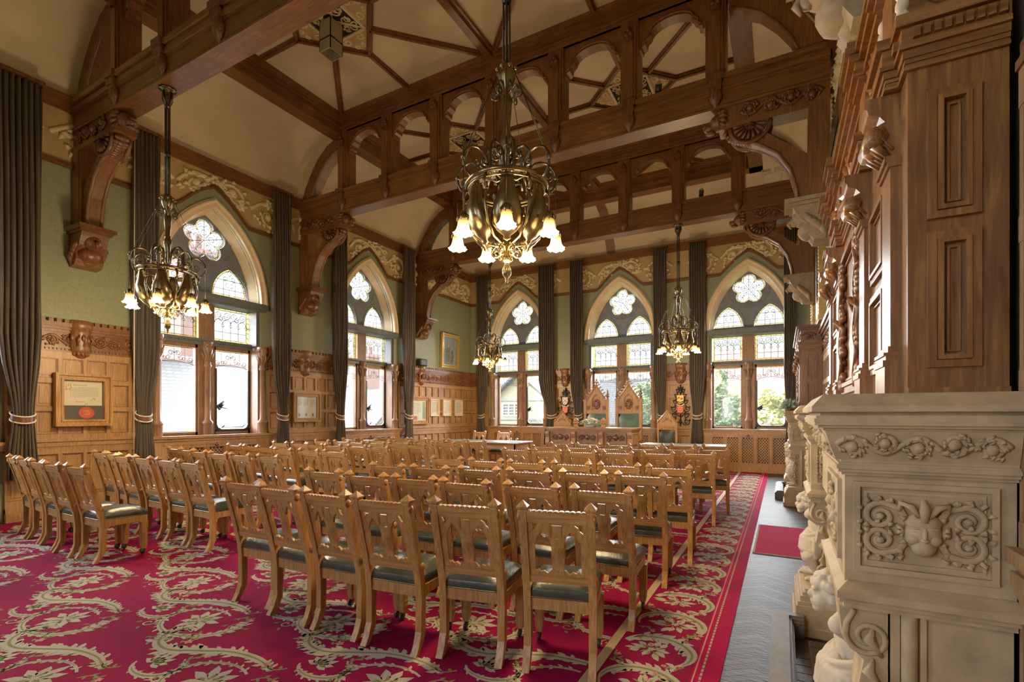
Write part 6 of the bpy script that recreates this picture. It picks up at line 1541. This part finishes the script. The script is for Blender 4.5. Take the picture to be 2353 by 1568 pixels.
# heraldic ironwork
def arms(c, label, top, chev):
    t = thing('heraldic_ironwork', label, 'coat of arms', PF(c, 1.2, .06)); P = lambda s, z, d: PF(c+s, z, d)
    mb = MB(); mb.tube([P(0, 1.18, .08), P(0, 2.33, .08)], .016, 6); mb.tube([P(0, 1.18, .08), P(0, 1.36, .08)], [.012, .035], 6)
    for g in (-1, 1):
        for cx, cz, r, k in ((.16, 1.30, .10, 1), (.15, 1.48, .08, -1), (.17, 1.66, .09, 1), (.13, 1.85, .07, -1), (.10, 2.02, .06, 1), (.07, 2.16, .05, -1)):
            mb.tube([P(g*a, b, .08) for a, b in [(.01, cz-.03)] + spiral((cx, cz), r, .02, PI, 1.4, 20, k)], .011, 5)
            mb.ball(P(g*(cx+r*.8), cz+r*.5, .08), .022, 6, 4); mb.tube([P(g*cx*.7, cz+.03, .08), P(g*cx*.9, cz+.09, .09), P(g*cx*.6, cz+.12, .08)], [.006, .02, .005], 5)
    mb.lathe([(.05, 0), (.06, .04), (.03, .07), (.045, .13), (0, .18)], P(0, 2.10, .08), 8)
    part(t, 'scrolled_bracket', mb, 'iron', True)
    def shield(z0, z1, w): return [(-w, z1), (w, z1), (w, z0+(z1-z0)*.35), (w*.6, z0+.02), (0, z0), (-w*.6, z0+.02), (-w, z0+(z1-z0)*.35)]
    mb = MB(); mb.prism(shield(1.80, 2.03, .088), P, .09, .115); s = part(t, 'upper_shield', mb, top, True)
    mb = MB()
    if chev:
        mb.prism([(-.08, 1.87), (0, 1.96), (.08, 1.87), (.08, 1.84), (0, 1.925), (-.08, 1.84)], P, .115, .119)
        for x, z in ((-.045, 1.98), (.045, 1.98), (0, 1.845)): mb.ball(P(x, z, .118), (.018, .006, .018), 8, 5)
    else:
        mb.tube([P(-.04+.03*math.cos(q), 1.95+.03*math.sin(q*1.6), .118) for q in range(6)], .008, 5); mb.tube([P(.04+a, 1.93+b, .118) for a, b in spiral((0, 0), .035, .01, 0, 1.4, 14)], .006, 5); mb.tube([P(-.075, 1.86, .118), P(0, 1.83, .118), P(.075, 1.86, .118)], .01, 5)
    part(s, 'charge', mb, 'red' if chev else 'iron', True)
    mb = MB(); mb.prism(shield(1.53, 1.73, .088), P, .09, .115); s = part(t, 'lower_shield', mb, 'red', True)
    mb = MB()
    for q in range(3):
        z = 1.69-.05*q
        for x in (-.045, 0, .045): pbox(mb, P, x-.018, x+.016, z-.012, z+.008, .115, .118)
    part(s, 'charge', mb, 'gold', True)
    mb = MB(); mb.tube([P(.10*math.cos(a), 1.82+.05*math.sin(a)-.03, .10) for a in [PI+PI*q/8 for q in range(9)]], .014, 5); part(t, 'ribbon', mb, 'paper', True)
arms(-5.89, 'heraldic ironwork with cream and red shields, above the hidden left gabled chair', 'paper', True)
arms(-2.475, 'heraldic ironwork with gold and red shields, right of the thrones beside the curtain', 'gold', False)
# plant on the far mantel
t = thing('potted_plant', 'leafy grey-green plant on the near end of the far fireplace shelf', 'plant', (.09, 9.37, 1.505))
mb = MB(); mb.lathe([(0, .058), (.045, .058), (.06, .10), (.052, .10), (0, .09)], seg=12); part(t, 'pot', mb, 'stone_d')
mb = MB(); rr = random.Random(4)
for q in range(120):
    a = rr.uniform(0, 6.28); e = rr.uniform(-.15, 1.4); l = rr.uniform(.05, .11); d = Vector((math.cos(a)*math.cos(e), math.sin(a)*math.cos(e), math.sin(e))); p = Vector((0, 0, .11))+d*rr.uniform(.01, .07)
    mb.tube([p, p+d*l*.5+Vector((0, 0, .01)), p+d*l], [.004, .022, .002], 4)
part(t, 'leaves', mb, 'leaf_p')
# hanging blind cord beside the framed charter
t = thing('blind_cord', 'thin cream cord hanging at the left edge of the near left window curtain', 'cord', (XL+.33, 4.08, .6))
mb = MB(); mb.tube([(0, 0, 0), (0, .01, 5.5)], .007, 5); mb.ball((0, 0, .02), (.014, .014, .03), 6, 5); part(t, 'cord', mb, 'cord')
# ------------------------------------------------------------------ outside the windows
G0 = -4.0      # street level outside: the hall is on an upper floor
struct('ground', MB().box(-90, 90, -60, 110, G0-.1, G0), 'grass')
def house(name, label, x0, x1, y0, y1, eave, ridge, axis, wall, roof, over=.35, cat='building'):
    t = thing(name, label, cat, ((x0+x1)/2, (y0+y1)/2, G0)); mb = MB()
    if axis == 'y':
        xm = (x0+x1)/2; mb.prism([(x0, G0), (x1, G0), (x1, eave), (xm, ridge), (x0, eave)], lambda a, b, d: (a, d, b), y0, y1)
    else:
        ym = (y0+y1)/2; mb.prism([(y0, G0), (y1, G0), (y1, eave), (ym, ridge), (y0, eave)], lambda a, b, d: (d, a, b), x0, x1)
    part(t, 'wall', mb, wall, True); mb = MB(); th = .14
    a0, a1, b0, b1 = (x0, x1, y0-over, y1+over) if axis == 'y' else (y0, y1, x0-over, x1+over)
    am = (a0+a1)/2; sl = (ridge-eave)/(am-a0)
    for e, g in ((a0, -1), (a1, 1)):
        poly = [(am, ridge+.02), (e+g*over, eave-over*sl+.02), (e+g*over, eave-over*sl+.02+th), (am, ridge+.02+th)]
        mb.prism(poly, (lambda a, b, d: (a, d, b)) if axis == 'y' else (lambda a, b, d: (d, a, b)), b0, b1)
    part(t, 'roof', mb, roof, True); return t
def hwin(t, P, s0, s1, z0, z1, n=2, rows=3):
    mb = MB(); pbox(mb, P, s0, s1, z0, z1, .0, .03, 1); chamfer_frame(mb, s0-.06, s1+.06, z0-.06, z1+.06, P, .09, .07)
    for i in range(1, n): s = s0+(s1-s0)*i/n; pbox(mb, P, s-.03, s+.03, z0, z1, .03, .065)
    for i in range(1, rows): z = z0+(z1-z0)*i/rows; pbox(mb, P, s0, s1, z-.015, z+.015, .03, .05)
    part(t, 'window', mb, ['white', 'mount'], True)
# left: slate roofs facing the windows
t = house('slate_roofed_house', 'grey slate roof with red ridge filling the near left window', -25, -13.0, 2.5, 14.8, -.5, 3.3, 'y', 'sandstone', 'slates')
mb = MB(); mb.tube([(-19, 2.2, 3.45), (-19, 15.1, 3.45)], .16, 8); part(t, 'ridge_tiles', mb, 'redtile', True)
mb = MB(); mb.box(-20.6, -19.4, 10.2, 11.4, 2.4, 7.8)
for z, e in ((7.3, .08), (7.6, .14), (5.2, .06)): mb.box(-20.6-e, -19.4+e, 10.2-e, 11.4+e, z, z+.18)
part(t, 'chimney_stack', mb, 'brick', True)
for q in range(3): mb = MB(); mb.lathe([(.16, 7.78), (.14, 8.4), (.17, 8.5), (.12, 8.5)], (-20.0, 10.4+.4*q, 0), 10); part(t, 'chimney_pot', mb, 'redtile', True)
t = thing('stone_gable_finial', 'weathered stone coping finial just outside the near left window', 'finial', (-11.6, 6.55, G0)); mb = MB(); mb.box(-11.8, -11.4, 6.35, 6.75, G0, 1.1); mb.box(-11.87, -11.33, 6.28, 6.82, 1.1, 1.2); mb.lathe([(.22, 1.2), (.13, 1.4), (.15, 1.45), (0, 1.62)], (-11.6, 6.55, 0), 8); part(t, 'coping', mb, 'stone_o', True)
t = house('slate_roofed_cottage', 'lower slate roofed cottage outside the second left window', -27, -18, 16.6, 22.5, -.6, 1.9, 'x', 'render', 'slates')
hwin(t, lambda s, z, d: (-18+d, s, z), 18.6, 20.2, -1.6, -.4)
t = house('brick_house', 'red brick house with chimneys behind the second left window', -44, -33, 31, 43, 2.2, 4.6, 'y', 'brick', 'slates')
for y in (33.4, 37.6):
    mb = MB(); mb.box(-38.6, -37.2, y, y+1.6, 3, 7.7); mb.box(-38.75, -37.05, y-.15, y+1.75, 7.4, 7.6); part(t, 'chimney_stack', mb, 'brick', True)
    for q in range(2): mb = MB(); mb.lathe([(.2, 7.7), (.17, 8.5), (.21, 8.6), (.1, 8.6)], (-37.9, y+.4+.7*q, 0), 8); part(t, 'chimney_pot', mb, 'redtile', True)
# far: cream gabled house, sandstone church, brick building and trees
t = house('cream_house', 'cream rendered gabled house outside the left-hand far window', -15.6, -10.1, 24.5, 33, 1.5, 3.7, 'y', 'render', 'slates', .4)
PH = lambda s, z, d: (s, 24.5-d, z)
hwin(t, PH, -13.9, -12.4, 1.45, 2.1, 4, 4)
mb = MB(); pbox(mb, PH, -14.4, -11.3, 2.26, 2.38, .02, .10); pbox(mb, PH, -15.6, -10.1, 1.2, 1.28, .02, .10); part(t, 'string_course', mb, 'slate_d', True)
mb = MB(); mb.tube([PH(-11.4, G0, .1), PH(-11.4, 2.0, .1)], .05, 6); part(t, 'drainpipe', mb, 'white', True)
t = house('slate_roofed_wing', 'slate roofed wing right of the cream gable outside the left-hand far window', -9.2, -6.2, 26.5, 31, 1.2, 3.4, 'x', 'render', 'slates', .4)
t = house('sandstone_church', 'red sandstone church gable with arched window outside the middle far window', -14.4, -7.8, 37, 55, 2.0, 4.15, 'y', 'sandstone', 'slates', .3)
PC2 = lambda s, z, d: (s, 37-d, z)
mb = MB(); c = -11.5; w = .5; ar = arch(w, .8, 1.8, 8, c); mb.prism([(c+w, -.4)] + ar + [(c-w, -.4)], PC2, .01, .05, m=1)
mb.tube([PC2(a, b, .06) for a, b in [(c+w, -.4)] + ar + [(c-w, -.4)]], .07, 5)
for x in (-.25, 0, .25): mb.tube([PC2(c+x, -.4, .06), PC2(c+x, 1.9, .06)], .03, 4)
for z in (.2, .7, 1.2, 1.8): mb.tube([PC2(c-w, z, .06), PC2(c+w, z, .06)], .022, 4)
for g in (-1, 1): mb.tube([PC2(c+g*a, b, .06) for a, b in [(.25, 1.9), (.15, 2.2), (0, 2.4)]], .03, 4)
part(t, 'arched_window', mb, ['white', 'glass_f'], True); mb = MB(); mb.tube([PC2(a, b, .04) for a, b in arch(.72, 1.1, 1.8, 8, c)], .08, 5); part(t, 'hood_mould', mb, 'stone_o', True)
t = house('brick_hall', 'long red brick building with red roof outside the right-hand far window', -6.9, 16, 44, 60, .4, 7.6, 'x', 'brick', 'redtile', .3)
for s in (-1.2, 2.6): hwin(t, lambda a, z, d: (a, 44-d, z), s, s+1.3, -1.4, .1, 2, 2)
def tree(name, label, x, y, base, h, rad, mat, conical, seed, n=2600, ls=.16, c0=.06):
    t = thing(name, label, 'tree', (x, y, base)); rr = random.Random(seed); mb = MB(); mb.tube([(0, 0, 0), (.05, .03, h*.5), (0, 0, h*.9)], [.16, .1, .03], 7)
    for q in range(14): a = rr.uniform(0, 6.28); z = h*rr.uniform(.15, .8); l = rad*(1-z/h*.7); mb.tube([(0, 0, z), (l*.8*math.cos(a), l*.8*math.sin(a), z+.25*l)], [.05, .015], 5)
    part(t, 'trunk', mb, 'bark'); mb = MB(); cl = []
    for q in range(70):
        z = h*(c0+(.98-c0)*rr.random()); q = (z/h-c0)/(1-c0); r = rad*((1-q)**.8 if conical else math.sqrt(max(.05, 1-((q-.5)/.52)**2))); a = rr.uniform(0, 6.28); u = rr.random()**.5; cl.append((r*u*math.cos(a), r*u*math.sin(a), z, rad*.24))
    for q in range(n):
        c = rr.choice(cl); d = Vector((rr.gauss(0, 1), rr.gauss(0, 1), rr.gauss(0, .7))).normalized()*c[3]*rr.random()**.4; p = Vector(c[:3])+d
        u = Vector((rr.uniform(-1, 1), rr.uniform(-1, 1), rr.uniform(-.6, .6))).normalized(); v = u.orthogonal().normalized(); s = ls*rr.uniform(.6, 1.3)
        mb.add([p-u*s, p+v*s*.5, p+u*s, p-v*s*.5], [(0,1,2,3)])
    part(t, 'foliage', mb, mat)
tree('conifer', 'tall green feathery tree outside the right-hand far window, left pane', -2.55, 25.5, G0, 7.6, 1.0, 'tree', True, 1, 4200, .13, .3)
tree('conifer', 'shorter green feathery tree beside the taller one, right-hand far window', -1.75, 22.2, G0, 6.7, .8, 'tree', True, 2, 3400, .12, .3)
tree('rounded_tree', 'yellow-green rounded tree outside the right pane of the right-hand far window', -.15, 24, G0, 6.6, .95, 'tree_y', False, 3, 4200, .11, .5)
tree('broadleaf_tree', 'pale green tree outside the right edge of the middle far window', -5.75, 24.6, G0, 7.1, 1.0, 'tree', False, 5, 3800, .12, .45)
# ------------------------------------------------------------------ camera, light
cam = bpy.data.cameras.new('camera'); cam.sensor_width = 36; cam.lens = 1141.5/2353*36
cam.shift_y = (953-784)/2353; cam.clip_start = .05; cam.clip_end = 400
co = link('camera', cam, None, (0, 0, 1.5), (R(90), 0, R(28.57))); SC.camera = co
w = bpy.data.worlds.new('sky'); SC.world = w; w.use_nodes = True; t = w.node_tree; bg = t.nodes['Background']
tc = N(t, 'ShaderNodeTexCoord'); s = N(t, 'ShaderNodeSeparateXYZ'); t.links.new(tc.outputs['Generated'], s.inputs[0])
t.links.new(ramp(t, s.outputs[2], [(0, (.30, .30, .28)), (.49, (.55, .56, .55)), (.52, (.95, .98, 1)), (1, (.78, .88, 1))]), bg.inputs[0])
mpn = N(t, 'ShaderNodeMapRange'); 
bg.inputs[1].default_value = WORLD = 3.0
def sun(d, e, col, ang):
    l = bpy.data.lights.new('added_daylight', 'SUN'); l.energy = e; l.color = col; l.angle = R(ang); o = bpy.data.objects.new('added_daylight', l); COL.objects.link(o)
    o.rotation_euler = Vector(d).to_track_quat('-Z', 'Y').to_euler()
sun((1, .12, -.36), 17, (.93, .97, 1), 80); sun((.15, -1, -.36), 40, (.93, .97, 1), 80); sun((.85, 1, -.18), 8, (.96, .97, 1), 75)  # broad suns added to push more light into the room than the sky gives
def portal(P, c):
    l = bpy.data.lights.new('window_portal', 'AREA'); l.shape = 'RECTANGLE'; l.size = 1.9; l.size_y = 4.2; l.cycles.is_portal = True
    o = bpy.data.objects.new('window_portal', l); COL.objects.link(o)
    p = Vector(P(c, 3.2, -.40)); q = Vector(P(c, 3.2, 1)); o.location = p
    o.rotation_euler = (q-p).to_track_quat('-Z', 'Y').to_euler()
for P, cs in ((PL, WL), (PF, WF), (PN, WN)):
    for c in cs: portal(P, c)
SC.view_settings.view_transform = 'Standard'; SC.view_settings.look = 'None'; SC.view_settings.exposure = 0.45; SC.view_settings.gamma = 1.2
SC.cycles.max_bounces = 7; SC.cycles.diffuse_bounces = 5; SC.cycles.glossy_bounces = 3; SC.cycles.transparent_max_bounces = 12
SC.cycles.transmission_bounces = 3; SC.cycles.caustics_reflective = False; SC.cycles.caustics_refractive = False; SC.cycles.sample_clamp_indirect = 6
